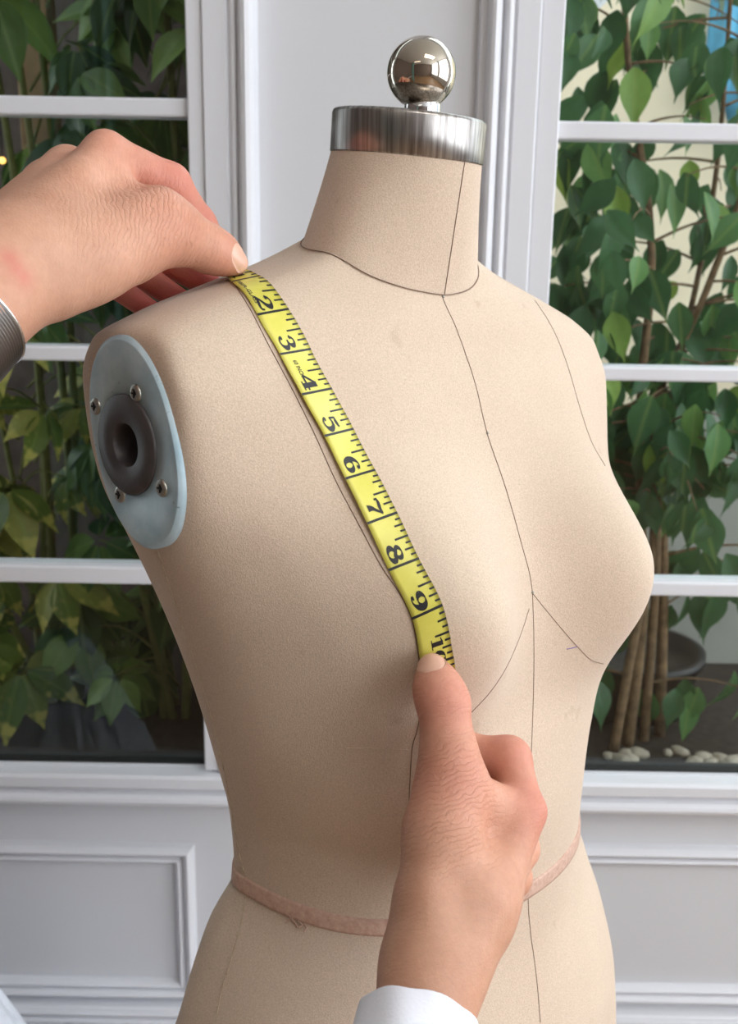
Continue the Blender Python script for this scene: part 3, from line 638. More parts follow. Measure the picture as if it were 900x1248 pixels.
# stand
V, F = lathe([(.016, .10), (.016, .58)], (0, .03, -(G_Z + EYE)), (0, 0, 1), 20); mesh_obj('stand_pole', V, F, STEEL, form)
V, F = lathe([(.001, .11), (.03, .10), (.05, .06), (.19, .02), (.20, .0), (.001, .0)], (0, .03, -(G_Z + EYE)), (0, 0, 1), 40); mesh_obj('stand_base', V, F, BLACKP, form)

# ------------------------------------------------------------------ the measuring tape (positions in form space, lying on the cover)
tape = empty('measuring_tape', (G_X, G_Y, G_Z + EYE), 'yellow inch measuring tape lying down the near chest of the dress form', 'tape measure')
tape.rotation_euler = (0, 0, G_A + math.pi)
TL = np.array(D['tape_L']); TR = np.array(D['tape_R'])
tt = np.array([0.62, 1, 2, 3, 4, 5, 6, 7, 8, 9, 10.0, 10.45])
def spl(P, t):      # cubic through uneven knots
    i = int(np.clip(np.searchsorted(tt, t) - 1, 0, len(tt) - 2))
    def tang(k):
        if k == 0: return (P[1] - P[0]) / (tt[1] - tt[0])
        if k == len(tt) - 1: return (P[-1] - P[-2]) / (tt[-1] - tt[-2])
        return (P[k + 1] - P[k - 1]) / (tt[k + 1] - tt[k - 1])
    h = tt[i + 1] - tt[i]; u = (t - tt[i]) / h
    return P[i] * (1 + 2 * u) * (1 - u) ** 2 + h * tang(i) * u * (1 - u) ** 2 + P[i + 1] * u * u * (3 - 2 * u) + h * tang(i + 1) * u * u * (u - 1)
def tape_base(t, s):
    return spl(TL, t) * (1 - s) + spl(TR, t) * s
_norms = {}
def tape_pt(t, s, h=0.0):
    """t inches along, s 0..1 across from the plain edge to the ticked edge, h above the tape"""
    p = tape_base(t, s)
    k = (round(t, 2))
    if k not in _norms:
        a = tape_base(t, 1) - tape_base(t, 0); c = tape_base(min(t + .15, 10.45), .5) - tape_base(max(t - .15, .62), .5)
        n_ = np.cross(c, a); n_ /= np.linalg.norm(n_)
        if n_[1] < 0: n_ = -n_
        _norms[k] = n_
    n_ = _norms[k]
    lift = 0.0011 + 0.0016 * (1 - s) ** 2 * math.exp(-((t - 5.6) / 1.9) ** 2) + 0.0005 * math.sin(t * 2.1)*(t<9)
    q, nn = on_body(p, lift)
    return np.array(q) + np.array(nn) * h
NTt, NTs = 160, 7
V = []
for layer in (0.00018, -0.00018):
    for t in np.linspace(.62, 10.45, NTt):
        for s in np.linspace(0, 1, NTs): V.append(tape_pt(t, s, layer))
F = []
o2 = NTt * NTs
for i in range(NTt - 1):
    for j in range(NTs - 1):
        a = i * NTs + j
        F.append((a, a + 1, a + NTs + 1, a + NTs)); F.append((o2 + a, o2 + a + NTs, o2 + a + NTs + 1, o2 + a + 1))
    for j in (0, NTs - 1):
        a = i * NTs + j; F.append((a, a + NTs, o2 + a + NTs, o2 + a))
for i in (0, NTt - 1):
    for j in range(NTs - 1):
        a = i * NTs + j; F.append((a, a + 1, o2 + a + 1, o2 + a))
mesh_obj('tape_band', V, F, TAPE, tape)
def tape_quad(t0, t1, s0, s1, ns, V, F, h=0.00030):
    n0 = len(V)
    for k in range(ns + 1):
        s = s0 + (s1 - s0) * k / ns
        V.append(tape_pt(t0, s, h)); V.append(tape_pt(t1, s, h))
    for k in range(ns): a = n0 + 2 * k; F.append((a, a + 1, a + 3, a + 2))
V = []; F = []
hw = 0.019
for e8 in range(6, 83):
    t = e8 / 8
    if e8 % 8 == 0: s0, w_ = 0.0, 0.026
    elif e8 % 4 == 0: s0, w_ = 0.56, 0.021
    elif e8 % 2 == 0: s0, w_ = 0.72, 0.020
    else: s0, w_ = 0.83, 0.020
    tape_quad(t - w_, t + w_, s0 if s0 else 0.0, 1.0, 6 if s0 == 0 else 3, V, F)
mesh_obj('inch_marks', V, F, INK, tape, smooth=False)
# numerals: strokes (x, y, width) in a unit box, old-style bold
def ell(cx, cy, rx, ry, thick, thin, a0=0, a1=360, n=20):
    o = []
    for i in range(n + 1):
        a = math.radians(a0 + (a1 - a0) * i / n)
        o.append((cx + rx * math.cos(a), cy + ry * math.sin(a), thin + (thick - thin) * abs(math.cos(a))))
    return o
SIX = [[(.47, .86, .10), (.40, .95, .07), (.28, .95, .08), (.15, .78, .13), (.10, .5, .16), (.11, .28, .16), (.18, .1, .11), (.3, .03, .07)], ell(.30, .30, .19, .27, .15, .06), [(.44, .82, .15), (.441, .821, .15)]]
DIG = {
 '1': [[(.32, .02, .15), (.32, .97, .15)], [(.30, .93, .06), (.2, .86, .07), (.1, .82, .06)], [(.1, .03, .06), (.54, .03, .06)]],
 '2': [[(.13, .74, .06), (.16, .88, .07), (.3, .96, .07), (.45, .88, .12), (.5, .72, .16), (.42, .52, .13), (.25, .32, .09), (.09, .1, .06)], [(.08, .07, .10), (.22, .12, .13), (.4, .06, .13), (.54, .10, .08), (.57, .26, .05)], [(.15, .74, .17), (.151, .741, .17)]],
 '3': [[(.13, .8, .06), (.2, .93, .07), (.33, .96, .08), (.44, .86, .13), (.45, .72, .14), (.37, .58, .08), (.22, .54, .06)], [(.22, .54, .06), (.4, .5, .08), (.5, .38, .14), (.5, .22, .15), (.4, .06, .09), (.25, .02, .07), (.12, .1, .06), (.09, .2, .06)], [(.14, .78, .15), (.141, .781, .15)], [(.12, .2, .16), (.121, .201, .16)]],
 '4': [[(.40, .97, .08), (.04, .32, .08)], [(.03, .30, .09), (.60, .30, .09)], [(.42, .97, .15), (.42, .04, .15)], [(.25, .03, .06), (.58, .03, .06)]],
 '5': [[(.14, .9, .06), (.3, .88, .15), (.5, .94, .08)], [(.14, .93, .06), (.11, .54, .06)], [(.11, .54, .06), (.25, .62, .08), (.42, .58, .12), (.51, .4, .16), (.5, .22, .15), (.4, .07, .09), (.25, .02, .07), (.12, .1, .06), (.09, .2, .06)], [(.12, .2, .16), (.121, .201, .16)]],
 '6': SIX,
 '7': [[(.05, .95, .05), (.06, .72, .05)], [(.06, .88, .08), (.2, .92, .15), (.38, .86, .15), (.56, .92, .07)], [(.56, .92, .06), (.42, .62, .08), (.30, .35, .13), (.27, .06, .18)]],
 '8': [ell(.30, .74, .17, .22, .12, .06), ell(.30, .27, .21, .26, .15, .06), [(.17, .66, .10), (.30, .52, .14), (.43, .38, .12)]],
 '9': [[(.6 - x, 1 - y, w_) for x, y, w_ in st] for st in SIX],
 '0': [ell(.30, .5, .21, .46, .16, .05)],
}
def digit(ch, t0, s0, wt, hs, V, F):
    """box lower-left at (t0, s0); glyph x runs along the tape, glyph y across it towards the ticks"""
    for si, st in enumerate(DIG[ch]):
        P = catmull(st, max(6, len(st) * 3)) if len(st) > 2 else np.array([np.array(st[0]) * (1 - u) + np.array(st[1]) * u for u in np.linspace(0, 1, 5)])
        h = 0.00032 + 0.00002 * si
        if np.linalg.norm(P[-1, :2] - P[0, :2]) < 0.01 and len(st) == 2:      # ball terminal
            n0 = len(V); c = P[0]
            V.append(tape_pt(t0 + c[0] * wt, s0 + c[1] * hs, h))
            for k in range(12):
                a = 2 * math.pi * k / 12
                V.append(tape_pt(t0 + (c[0] + c[2] / 2 * math.cos(a)) * wt, s0 + (c[1] + c[2] / 2 * math.sin(a)) * hs, h))
            F += [(n0, n0 + 1 + k, n0 + 1 + (k + 1) % 12) for k in range(12)]
            continue
        T = np.gradient(P[:, :2], axis=0); T /= np.linalg.norm(T, axis=1)[:, None] + 1e-9
        N = np.stack([-T[:, 1], T[:, 0]], 1)
        n0 = len(V)
        for p, nrm in zip(P, N):
            for sg in (-1, 1):
                q = p[:2] + nrm * sg * p[2] * .64
                V.append(tape_pt(t0 + q[0] * wt, s0 + q[1] * hs, h))
        for k in range(len(P) - 1): a = n0 + 2 * k; F.append((a, a + 1, a + 3, a + 2))
for n in range(1, 11):
    V = []; F = []
    s0 = 0.18; hs = 0.44
    if n < 10: digit(str(n), n - (0.44 if n > 1 else 0.36), s0, 0.64 if n > 1 else 0.5, hs, V, F)
    else: digit('1', 10 - .50, .42, .45, .36, V, F); digit('0', 10 - .22, .42, .45, .36, V, F)
    mesh_obj('numeral', V, F, INK, tape, smooth=False)
def tape_text(txt, t0, s0, length, height):
    cu = bpy.data.curves.new('lettering', 'FONT'); cu.body = txt; cu.size = 1.0; cu.offset = 0.015; cu.resolution_u = 2
    to = bpy.data.objects.new('lettering', cu); COL.objects.link(to)
    dg = bpy.context.evaluated_depsgraph_get()
    me = bpy.data.meshes.new_from_object(to.evaluated_get(dg))
    bpy.data.objects.remove(to)
    co = np.array([v.co[:] for v in me.vertices]); lo = co.min(0); hi = co.max(0)
    for v, c in zip(me.vertices, co):
        v.co = tape_pt(t0 + (c[0] - lo[0]) / (hi[0] - lo[0]) * length, s0 + (c[1] - lo[1]) / (hi[1] - lo[1]) * height, 0.00032)
    me.materials.clear(); me.materials.append(INK)
    o = bpy.data.objects.new('lettering', me); COL.objects.link(o); o.parent = tape
tape_text('FIBER-GLASS', 1.06, 0.12, 0.70, 0.115)
tape_text('60 INCH', 3.20, 0.27, 0.42, 0.13)

# ------------------------------------------------------------------ the person's hands: smooth-union distance field of tapered bones
def sd_cone(P, a, b):
    """distance to a tapered capsule; a, b are (x, y, z, r)"""
    A = np.array(a[:3], np.float32); B = np.array(b[:3], np.float32)
    d = B - A; L2 = float(d @ d) + 1e-12
    h = np.clip(((P - A) @ d) / L2, 0, 1)
    q = P - A - h[..., None] * d
    return np.sqrt((q * q).sum(-1)) - (a[3] + (b[3] - a[3]) * h)
def smin(a, b, k):
    h = np.clip(0.5 + 0.5 * (b - a) / k, 0, 1)
    return b * (1 - h) + a * h - k * h * (1 - h)
def hand_sdf(P, H, fingers, palm, kf=0.005, kp=0.012):
    core = None
    for nm in palm:
        c = H[nm]
        for i in range(len(c) - 1):
            d = sd_cone(P, c[i], c[i + 1]); core = d if core is None else smin(core, d, kp)
    res = core
    acc = None
    for nm in fingers:
        c = H[nm]; f = None
        for i in range(len(c) - 1):
            d = sd_cone(P, c[i], c[i + 1]); f = d if f is None else smin(f, d, 0.004)
        acc = f if acc is None else smin(acc, f, 0.0012)
    c = H['thumb']; th = None
    for i in range(len(c) - 1):
        d = sd_cone(P, c[i], c[i + 1]); th = d if th is None else smin(th, d, 0.006)
    res = smin(core, th, 0.012)
    return smin(res, acc, kf)
def surface_nets(fun, lo, hi, h):
    ax = [np.arange(lo[i], hi[i] + h, h, dtype=np.float32) for i in range(3)]
    n = [len(a) for a in ax]
    S = np.empty(n, np.float32)
    for i0 in range(0, n[0], 24):
        Gx = np.stack(np.meshgrid(ax[0][i0:i0 + 24], ax[1], ax[2], indexing='ij'), -1)
        S[i0:i0 + 24] = fun(Gx)
    neg = S < 0
    c8 = [(i, j, k) for i in (0, 1) for j in (0, 1) for k in (0, 1)]
    sl = lambda A, o: A[o[0]:n[0] - 1 + o[0], o[1]:n[1] - 1 + o[1], o[2]:n[2] - 1 + o[2]]
    cnt = sum(sl(neg, o).astype(np.int8) for o in c8)
    act = (cnt > 0) & (cnt < 8)
    idx = -np.ones(act.shape, np.int64); cells = np.argwhere(act); idx[act] = np.arange(len(cells))
    vals = np.stack([sl(S, o)[act] for o in c8], 1)
    acc = np.zeros((len(cells), 3)); num = np.zeros(len(cells))
    for a in range(8):
        for b_ in range(a + 1, 8):
            if sum(abs(c8[a][m] - c8[b_][m]) for m in range(3)) != 1: continue
            va, vb = vals[:, a], vals[:, b_]; m = (va < 0) != (vb < 0)
            t = np.where(m, va / np.where(m, va - vb, 1), 0)
            pa = np.array(c8[a], float); pb = np.array(c8[b_], float)
            acc += np.where(m[:, None], pa + t[:, None] * (pb - pa), 0); num += m
    V = (cells + acc / num[:, None]) * h + np.array([a[0] for a in ax])
    F = []
    for d in range(3):
        e1, e2 = (d + 1) % 3, (d + 2) % 3
        s0 = [slice(0, n[m] - 1) for m in range(3)]
        A = neg[tuple(slice(1, n[m] - 1) if m != d else slice(0, n[m] - 1) for m in range(3))]
        B = neg[tuple(slice(1, n[m] - 1) if m != d else slice(1, n[m]) for m in range(3))]
        ch = np.argwhere(A != B)
        if not len(ch): continue
        flip = A[tuple(ch.T)]
        base = ch.copy(); base[:, e1] += 1; base[:, e2] += 1
        def cell(o1, o2_):
            c = base.copy(); c[:, e1] -= o1; c[:, e2] -= o2_
            return idx[tuple(c.T)]
        q = np.stack([cell(1, 1), cell(0, 1), cell(0, 0), cell(1, 0)], 1)
        q = np.where(flip[:, None], q, q[:, ::-1])
        F.append(q)
    F = np.vstack(F)
    return V, F[(F >= 0).all(1)]
person = empty('person', (0, 0, EYE), "person's two hands pinching the yellow measuring tape, one in a white shirt cuff", 'person')
def build_hand(name, H, fingers, palm, flush, tan, crease, dents, h=0.0011, kf=0.004):
    pts = np.array([p for c in H.values() for p in c])
    lo = (pts[:, :3] - pts[:, 3:4]).min(0) - .02; hi = (pts[:, :3] + pts[:, 3:4]).max(0) + .02
    fun = lambda P: hand_sdf(P, H, fingers, palm, kf)
    V, F = surface_nets(fun, lo, hi, h)
    me = bpy.data.meshes.new(name)
    me.from_pydata((V - np.array([0, 0, EYE])).tolist(), [], F.tolist()); me.update()
    me.polygons.foreach_set('use_smooth', [True] * len(me.polygons))
    # relax the grid a little
    bm = bmesh.new(); bm.from_mesh(me)
    for _ in range(3): bmesh.ops.smooth_vert(bm, verts=bm.verts, factor=0.5, use_axis_x=True, use_axis_y=True, use_axis_z=True)
    bm.to_mesh(me); bm.free()
    n = len(me.vertices); co = np.empty(n * 3, np.float32); nr = np.empty(n * 3, np.float32)
    me.vertices.foreach_get('co', co); me.vertices.foreach_get('normal', nr); co = co.reshape(-1, 3); nr = nr.reshape(-1, 3)
    for (x, y, z, r, a) in dents:             # hollows between tendons, swellings of knuckles
        d2 = ((co + np.array([0, 0, EYE]) - np.array([x, y, z])) ** 2).sum(1); co = co + nr * (a * np.exp(-d2 / (r * r)))[:, None]
    me.vertices.foreach_set('co', co.astype(np.float32).ravel()); me.update()
    n = len(me.vertices); co = np.empty(n * 3, np.float32); me.vertices.foreach_get('co', co); co = co.reshape(-1, 3) + np.array([0, 0, EYE], np.float32)
    col = np.zeros((n, 4), np.float32); col[:, 3] = 1
    for (p, r, a) in flush:
        d = np.linalg.norm(co - np.array(p), axis=1); col[:, 0] = np.maximum(col[:, 0], a * np.exp(-(d / r) ** 2))
    for (p, r, a) in tan:
        d = np.linalg.norm(co - np.array(p), axis=1); col[:, 1] = np.maximum(col[:, 1], a * np.exp(-(d / r) ** 2))
    at = me.color_attributes.new('flush', 'FLOAT_COLOR', 'POINT'); at.data.foreach_set('color', col.ravel())
    wr = np.zeros((n, 4), np.float32); wr[:, 3] = 1
    for (p, ax_, r, per, amp) in crease:      # fine skin folds across a joint, drawn by the skin material
        d = co - np.array(p); u = d @ np.array(ax_); a = amp * np.exp(-(np.linalg.norm(d, axis=1) / r) ** 2)
        wr[:, 1] = np.maximum(wr[:, 1], a)
    u = (co - np.array(crease[0][0])) @ np.array(crease[0][1]); wr[:, 0] = u / .0025 * 3.1416
    at = me.color_attributes.new('wrinkle', 'FLOAT_COLOR', 'POINT'); at.data.foreach_set('color', wr.ravel())
    me.materials.append(SKIN)
    o = bpy.data.objects.new(name, me); COL.objects.link(o); o.parent = person
    return o, fun
def build_nail(hand, fun, tip, base, normal, length, width, cen_shift=0.0):
    """a nail laid on the hand's own surface; tip/base give the thumb axis"""
    tip = np.array(tip); base = np.array(base); ax_ = tip - base; ax_ /= np.linalg.norm(ax_)
    n_ = np.array(normal, float); n_ -= ax_ * (n_ @ ax_); n_ /= np.linalg.norm(n_)
    sd = np.cross(ax_, n_)
    NU, NV = 15, 13; V = []
    fv = lambda q: float(fun(q[None, :].astype(np.float32))[0])
    def march(o):
        t = 0.0
        for _ in range(60):
            d = fv(o - n_ * t)
            if d < 0.00005 or t > 0.022: break
            t += max(d, 0.00005)
        q = o - n_ * min(t, 0.022)
        for _ in range(6):
            d = fv(q)
            if abs(d) < 0.0001: break
            g = np.array([fv(q + np.eye(3)[m] * .0004) - d for m in range(3)]); q = q - g / (np.linalg.norm(g) + 1e-9) * d
        return q
    for layer in (1, 0):
        for i in range(NV):
            v = -1 + 2 * i / (NV - 1)                 # along: -1 cuticle, 1 free edge
            half = 1.0 if v > -0.3 else math.sqrt(max(0.0, 1 - ((-0.3 - v) / 0.78) ** 2))
            if v > 0.6: half *= 1 - 0.35 * ((v - .6) / .4) ** 2
            for j in range(NU):
                u = -1 + 2 * j / (NU - 1)
                p = tip + ax_ * (cen_shift + v * length / 2) + sd * u * half * width / 2 + n_ * 0.02
                q = march(p)
                edge = max(abs(u), abs(v) if v < 0 else 0)
                off = 0.00045 * (1 - edge ** 6) - 0.00012 if layer else -0.0006
                if v > .75 and layer: off += 0.0003
                V.append(q + n_ * off - np.array([0, 0, EYE]))
    F = []
    o_ = NU * NV
    for i in range(NV - 1):
        for j in range(NU - 1):
            a = i * NU + j
            F.append((a, a + 1, a + NU + 1, a + NU)); F.append((o_ + a, o_ + a + NU, o_ + a + NU + 1, o_ + a + 1))
        for j in (0, NU - 1): a = i * NU + j; F.append((a, a + NU, o_ + a + NU, o_ + a))
    for i in (0, NV - 1):
        for j in range(NU - 1): a = i * NU + j; F.append((a, a + 1, o_ + a + 1, o_ + a))
    mesh_obj('thumb_nail', V, F, NAIL, hand)
def P3(H, nm, i): return H[nm][i][:3]
CAMP = np.array([0, 0, EYE])
def unit(a, b): v = np.array(b) - np.array(a); return v / np.linalg.norm(v)
H = D['RH']
rh, rfun = build_hand('right_hand', H, ['index', 'middle', 'ring', 'pinky'], ['thumb_meta', 'index_meta', 'middle_meta', 'ring_meta', 'web', 'fore_a', 'fore_b'],
    [(P3(H, 'thumb', 2), .016, .55), (P3(H, 'thumb', 1), .012, .35), (P3(H, 'index', 1), .02, .45), (P3(H, 'index', 0), .018, .6), (P3(H, 'thumb', 4), .022, .4)],
    [(P3(H, 'fore_a', 1), .05, .45), (P3(H, 'thumb_meta', 2), .03, .3)],
    [(P3(H, 'thumb', 2), unit(P3(H, 'thumb', 2), P3(H, 'thumb', 1)), .012, .0020, 1.0), (P3(H, 'thumb', 4), unit(P3(H, 'thumb', 4), P3(H, 'thumb', 3)), .026, .0026, .9), (P3(H, 'thumb_meta', 1), unit(P3(H, 'thumb', 4), P3(H, 'thumb', 3)), .026, .0028, .8), (P3(H, 'index', 0), unit(P3(H, 'index', 0), P3(H, 'index', 1)), .014, .0024, .6), (P3(H, 'fore_a', 1), unit(P3(H, 'fore_a', 2), P3(H, 'fore_a', 0)), .020, .006, .6)], D['dentR'])
build_nail(rh, rfun, D['nailR'][0], D['nailR'][1], CAMP - np.array(D['nailR'][0]), .0125, .0142)
H = D['LH']
lh, lfun = build_hand('left_hand', H, ['index', 'middle', 'ring', 'pinky'], ['thumb_meta', 'index_meta', 'middle_meta', 'ring_meta', 'pinky_meta', 'web', 'heel', 'fore'],
    [(P3(H, 'index', 1), .026, .55), (P3(H, 'index', 2), .02, .6), (P3(H, 'thumb', 1), .012, .45), (P3(H, 'thumb', 4), .02, .3), (P3(H, 'middle', 2), .035, 1.0), (P3(H, 'ring', 2), .035, 1.0), (P3(H, 'pinky', 2), .035, 1.0), (P3(H, 'middle', 3), .03, 1.0), (P3(H, 'ring', 3), .03, 1.0), (P3(H, 'pinky', 3), .03, 1.0), (P3(H, 'index', 0), .018, .3)] + [(tuple(p_), .005, .7) for p_ in D['scratch']],
    [(P3(H, 'index_meta', 1), .05, .45)],
    [(P3(H, 'thumb', 4), unit(P3(H, 'thumb', 4), P3(H, 'thumb', 2)), .026, .0024, 1.0), (P3(H, 'thumb_meta', 1), unit(P3(H, 'thumb', 4), P3(H, 'thumb', 2)), .028, .0030, 1.0), (P3(H, 'thumb_meta', 2), unit(P3(H, 'thumb', 4), P3(H, 'thumb', 2)), .024, .005, .8), (P3(H, 'thumb', 1), unit(P3(H, 'thumb', 2), P3(H, 'thumb', 1)), .010, .0022, .7), (P3(H, 'index', 2), unit(P3(H, 'index', 2), P3(H, 'index', 1)), .007, .0022, .8)], D['dentL'])
build_nail(lh, lfun, D['nailL'][0], D['nailL'][1], (CAMP - np.array(D['nailL'][0])) / .5 + np.array((.45, 0, .65)), .0115, .0125)
# shirt cuff
a, b_ = np.array(D['cuff'][0][:3]), np.array(D['cuff'][1][:3]); ax_ = unit(a, b_)
prof = [(.0244, .001), (.0248, -.0005), (.0254, -.0003), (.0257, .001), (.0262, .012), (.0268, .03), (.0285, .06), (.032, .11)]
V, F = lathe(prof, tuple(a - np.array([0, 0, EYE])), tuple(ax_), 64)
V = [v + Vector((0, 0, 0.0006 * math.sin(i * 0.7))) for i, v in enumerate(V)]
cuff = mesh_obj('shirt_cuff', V, F, COTTON, person); cuff['label'] = 'white cotton shirt cuff'
# mesh watch strap on the other wrist
a, b_ = np.array(D['watch'][0][:3]), np.array(D['watch'][1][:3]); ax_ = unit(a, b_)
strap = empty('watch_strap', tuple(a), 'silver woven mesh watch strap around the wrist at the left edge', 'watch')
prof = [(.0240, 0)]
for i in range(12):
    x = i * .00156; prof += [(.0239, x + .0001), (.0250, x + .0005), (.0250, x + .0009), (.0239, x + .0014)]
prof += [(.0240, .0188)]
V, F = lathe(prof, (0, 0, 0), tuple(ax_), 72)
mesh_obj('mesh_band', V, F, MESHB, strap)
for e in (0.0, .0188):
    V, F = tube([Vector(v) for v in lathe([(.0249, e)], (0, 0, 0), tuple(ax_), 60)[0]], 0.0006, 6, True)
    mesh_obj('band_edge', V, F, CHROME, strap)

# ------------------------------------------------------------------ plants outside
rng = random.Random(11)
def leaf_mesh(name, L, W, mat, drip=0.12, fold=0.35, droop=0.25, wave=0.0):
    """a pointed leaf along +y, folded on its midrib: 5 columns x 8 rows"""
    V = []; F = []; n = 8
    for i in range(n + 1):
        t = i / n
        w_ = math.sin(math.pi * min(1, t / (1 - drip) * 0.97 + 0.015) ** 0.85) if t < 1 - drip else 0.10 * (1 - t) / drip
        w_ = max(w_, 0.02) * W / 2
        z = -droop * L * t * t
        for u in (-1, -.5, 0, .5, 1):
            V.append((u * w_, t * L, z + fold * abs(u) * w_ + wave * math.sin(t * 9 + u) * W))
    for i in range(n):
        for j in range(4): a = i * 5 + j; F.append((a, a + 1, a + 6, a + 5))
    me = bpy.data.meshes.new(name); me.from_pydata(V, [], F); me.update()
    me.polygons.foreach_set('use_smooth', [True] * len(me.polygons)); me.materials.append(mat)
    return me
def place(me, name, parent, pos, ydir, nrm, sc):
    """leaf with its y axis along ydir and its face towards nrm; pos is in the parent's space"""
    y = Vector(ydir).normalized(); z = Vector(nrm); z = (z - y * z.dot(y)).normalized(); x = y.cross(z)
    M = Matrix(((x.x, y.x, z.x, pos[0]), (x.y, y.y, z.y, pos[1]), (x.z, y.z, z.z, pos[2]), (0, 0, 0, 1)))
    o = bpy.data.objects.new(name, me); COL.objects.link(o); o.parent = parent
    o.matrix_local = M @ Matrix.Scale(sc, 4)
    return o
# --- ficus behind the right window
FX, FY = 0.50, 1.74
ficus = empty('ficus_tree', (FX, FY, 0.37), 'weeping fig with drooping green leaves and thin brown trunks behind the right window', 'tree')
f0 = Vector((FX, FY, 0.37))
def branch(name, pts, r0, r1, parent, base, mat=BARK, seg=7, n=24):
    P = catmull(pts, n); P = [Vector(p) - base for p in P]
    return mesh_obj(name, *tube(P, list(np.linspace(r0, r1, n)), seg), mat, parent)
trunks = [[(.475, 1.72, .36), (.485, 1.73, .62), (.47, 1.74, .80), (.455, 1.75, 1.0), (.46, 1.78, 1.25), (.40, 1.80, 1.55), (.36, 1.80, 1.9)],
          [(.545, 1.76, .36), (.525, 1.75, .64), (.51, 1.76, .82), (.49, 1.78, .98), (.56, 1.80, 1.16), (.62, 1.80, 1.40), (.60, 1.82, 1.62), (.52, 1.80, 1.95)],
          [(.445, 1.70, .36), (.47, 1.71, .60), (.495, 1.74, .74), (.485, 1.76, .95)],
          [(.51, 1.74, .36), (.505, 1.735, .66), (.50, 1.75, .86), (.53, 1.80, 1.05), (.58, 1.86, 1.35), (.575, 1.86, 1.7)]]
for i, t_ in enumerate(trunks): branch('trunk', t_, (.0115, .010, .009, .009)[i], (.004, .0035, .007, .0035)[i], ficus, f0)
anchors = []
def twig(p0, d, ln):
    p0 = Vector(p0); d = Vector(d).normalized()
    pts = [p0 + d * ln * k / 4 + Vector((0, 0, -0.35 * ln * (k / 4) ** 2)) for k in range(5)]
    branch('branch', [tuple(p) for p in pts], .0028, .0009, ficus, f0, seg=5, n=10)
    for k in range(1, 9):
        q = pts[0].lerp(pts[-1], k / 8); q = p0 + d * ln * k / 8 + Vector((0, 0, -0.35 * ln * (k / 8) ** 2))
        anchors.append((q, d))
zone = lambda: (rng.uniform(.24, .74), rng.uniform(1.50, 1.95))
for t_ in trunks:
    P = catmull(t_, 40)
    for p in P[14:]:
        if p[2] < 0.80: continue
        for _ in range(1):
            a = rng.uniform(0, 2 * math.pi)
            twig(p, (math.cos(a), math.sin(a) * .6, rng.uniform(0.0, .6)), rng.uniform(.12, .26))
for (p, d, ln) in [((.50, 1.74, .48), (.8, -.1, .3), .2), ((.48, 1.72, .5), (-.7, 0, .3), .15), ((.50, 1.75, .60), (.5, .2, .4), .22), ((.50, 1.75, .58), (-.6, -.1, .35), .2), ((.52, 1.75, .72), (.8, -.2, .35), .28), ((.47, 1.74, .78), (-.7, -.2, .2), .2), ((.52, 1.76, .70), (.9, .3, .1), .35), ((.49, 1.76, .86), (.7, -.4, .4), .25), ((.51, 1.74, .66), (.95, -.1, .25), .40)]:
    twig(p, d, ln)
leafA = leaf_mesh('ficus_leaf', .075, .040, FICUS, .14, .30, .22)
leafB = leaf_mesh('ficus_leaf_curl', .068, .034, FICUS, .16, .55, .35)
cnt = 0; extraV = []; extraF = []
rng.shuffle(anchors)
def free(p):
    return p.y > 1.44 and p.y < 2.4 and p.x > .12
spots = []
for q, d in anchors:
    for _ in range(2):
        spots.append(q + Vector((rng.gauss(0, .02), rng.gauss(0, .02), rng.gauss(0, .015))))
# denser foliage towards the window's left side
for _ in range(120):
    z = rng.uniform(.95, 2.05)
    spots.append(Vector((rng.gauss(.37, .07), rng.uniform(1.55, 1.95), z)))
for _ in range(60):
    spots.append(Vector((rng.uniform(.52, .80), rng.uniform(1.6, 2.0), rng.uniform(.62, 1.30))))
def keep(p):      # open crown: dense beside the window post, thin towards the right
    q = p.x / p.y
    return rng.random() < (.82 if q < .225 else (.10 if (p.z > 1.42 and q > .29) else .27 if p.z > 1.0 else .45))
spots = [s for s in spots if free(s) and keep(s)]
rng.shuffle(spots)
for s in spots:
    yd = Vector((rng.gauss(0, .38), rng.gauss(-.1, .35), -1.0 + rng.gauss(0, .25)))
    nm = Vector((rng.gauss(0, .6), -1.0, rng.gauss(.35, .4)))
    sc_ = rng.uniform(.85, 1.35)
    me = leafA if rng.random() < .7 else leafB
    if cnt < 300:
        place(me, 'leaf', ficus, s - f0, yd, nm, sc_); cnt += 1
    else:
        y = yd.normalized(); z = (nm - y * nm.dot(y)).normalized(); x = y.cross(z); n0 = len(extraV)
        for v in me.vertices: extraV.append(s - f0 + (x * v.co.x + y * v.co.y + z * v.co.z) * sc_)
        extraF += [tuple(n0 + i for i in p.vertices) for p in me.polygons]
if extraV:
    o = mesh_obj('leaf_mass', extraV, extraF, FICUS, ficus); o['kind'] = 'stuff'
# --- pot, pebbles
V, F = lathe([(.001, .0), (.11, .0), (.128, .10), (.136, .10), (.136, .118), (.124, .118), (.120, .09), (.001, .085)], (.52, 1.90, .37), (0, 0, 1), 48)
tag(mesh_obj('plant_pot', V, F, POT), 'large black plastic plant pot behind the fig trunks', 'pot')
for i in range(18):
    x, y = (rng.uniform(.42, .64), rng.uniform(1.64, 1.70)) if i > 5 else (.575 + .024 * i * .7, 1.655 + .012 * (i % 2))
    bm = bmesh.new(); bmesh.ops.create_icosphere(bm, subdivisions=2, radius=rng.uniform(.008, .016))
    for v in bm.verts: v.co = Vector((v.co.x * 1.25, v.co.y, v.co.z * .65)) * (1 + .12 * math.sin(v.co.x * 190 + i) + .1 * math.sin(v.co.y * 230 + i * 2))
    o = bm_obj('pebble', bm, STONE, None, True, (x, y, .375)); tag(o, 'pale pebble on the soil at the foot of the fig trunks', 'pebble', 'pebbles at the foot of the fig')
    o.rotation_euler = (0, 0, rng.uniform(0, 3))
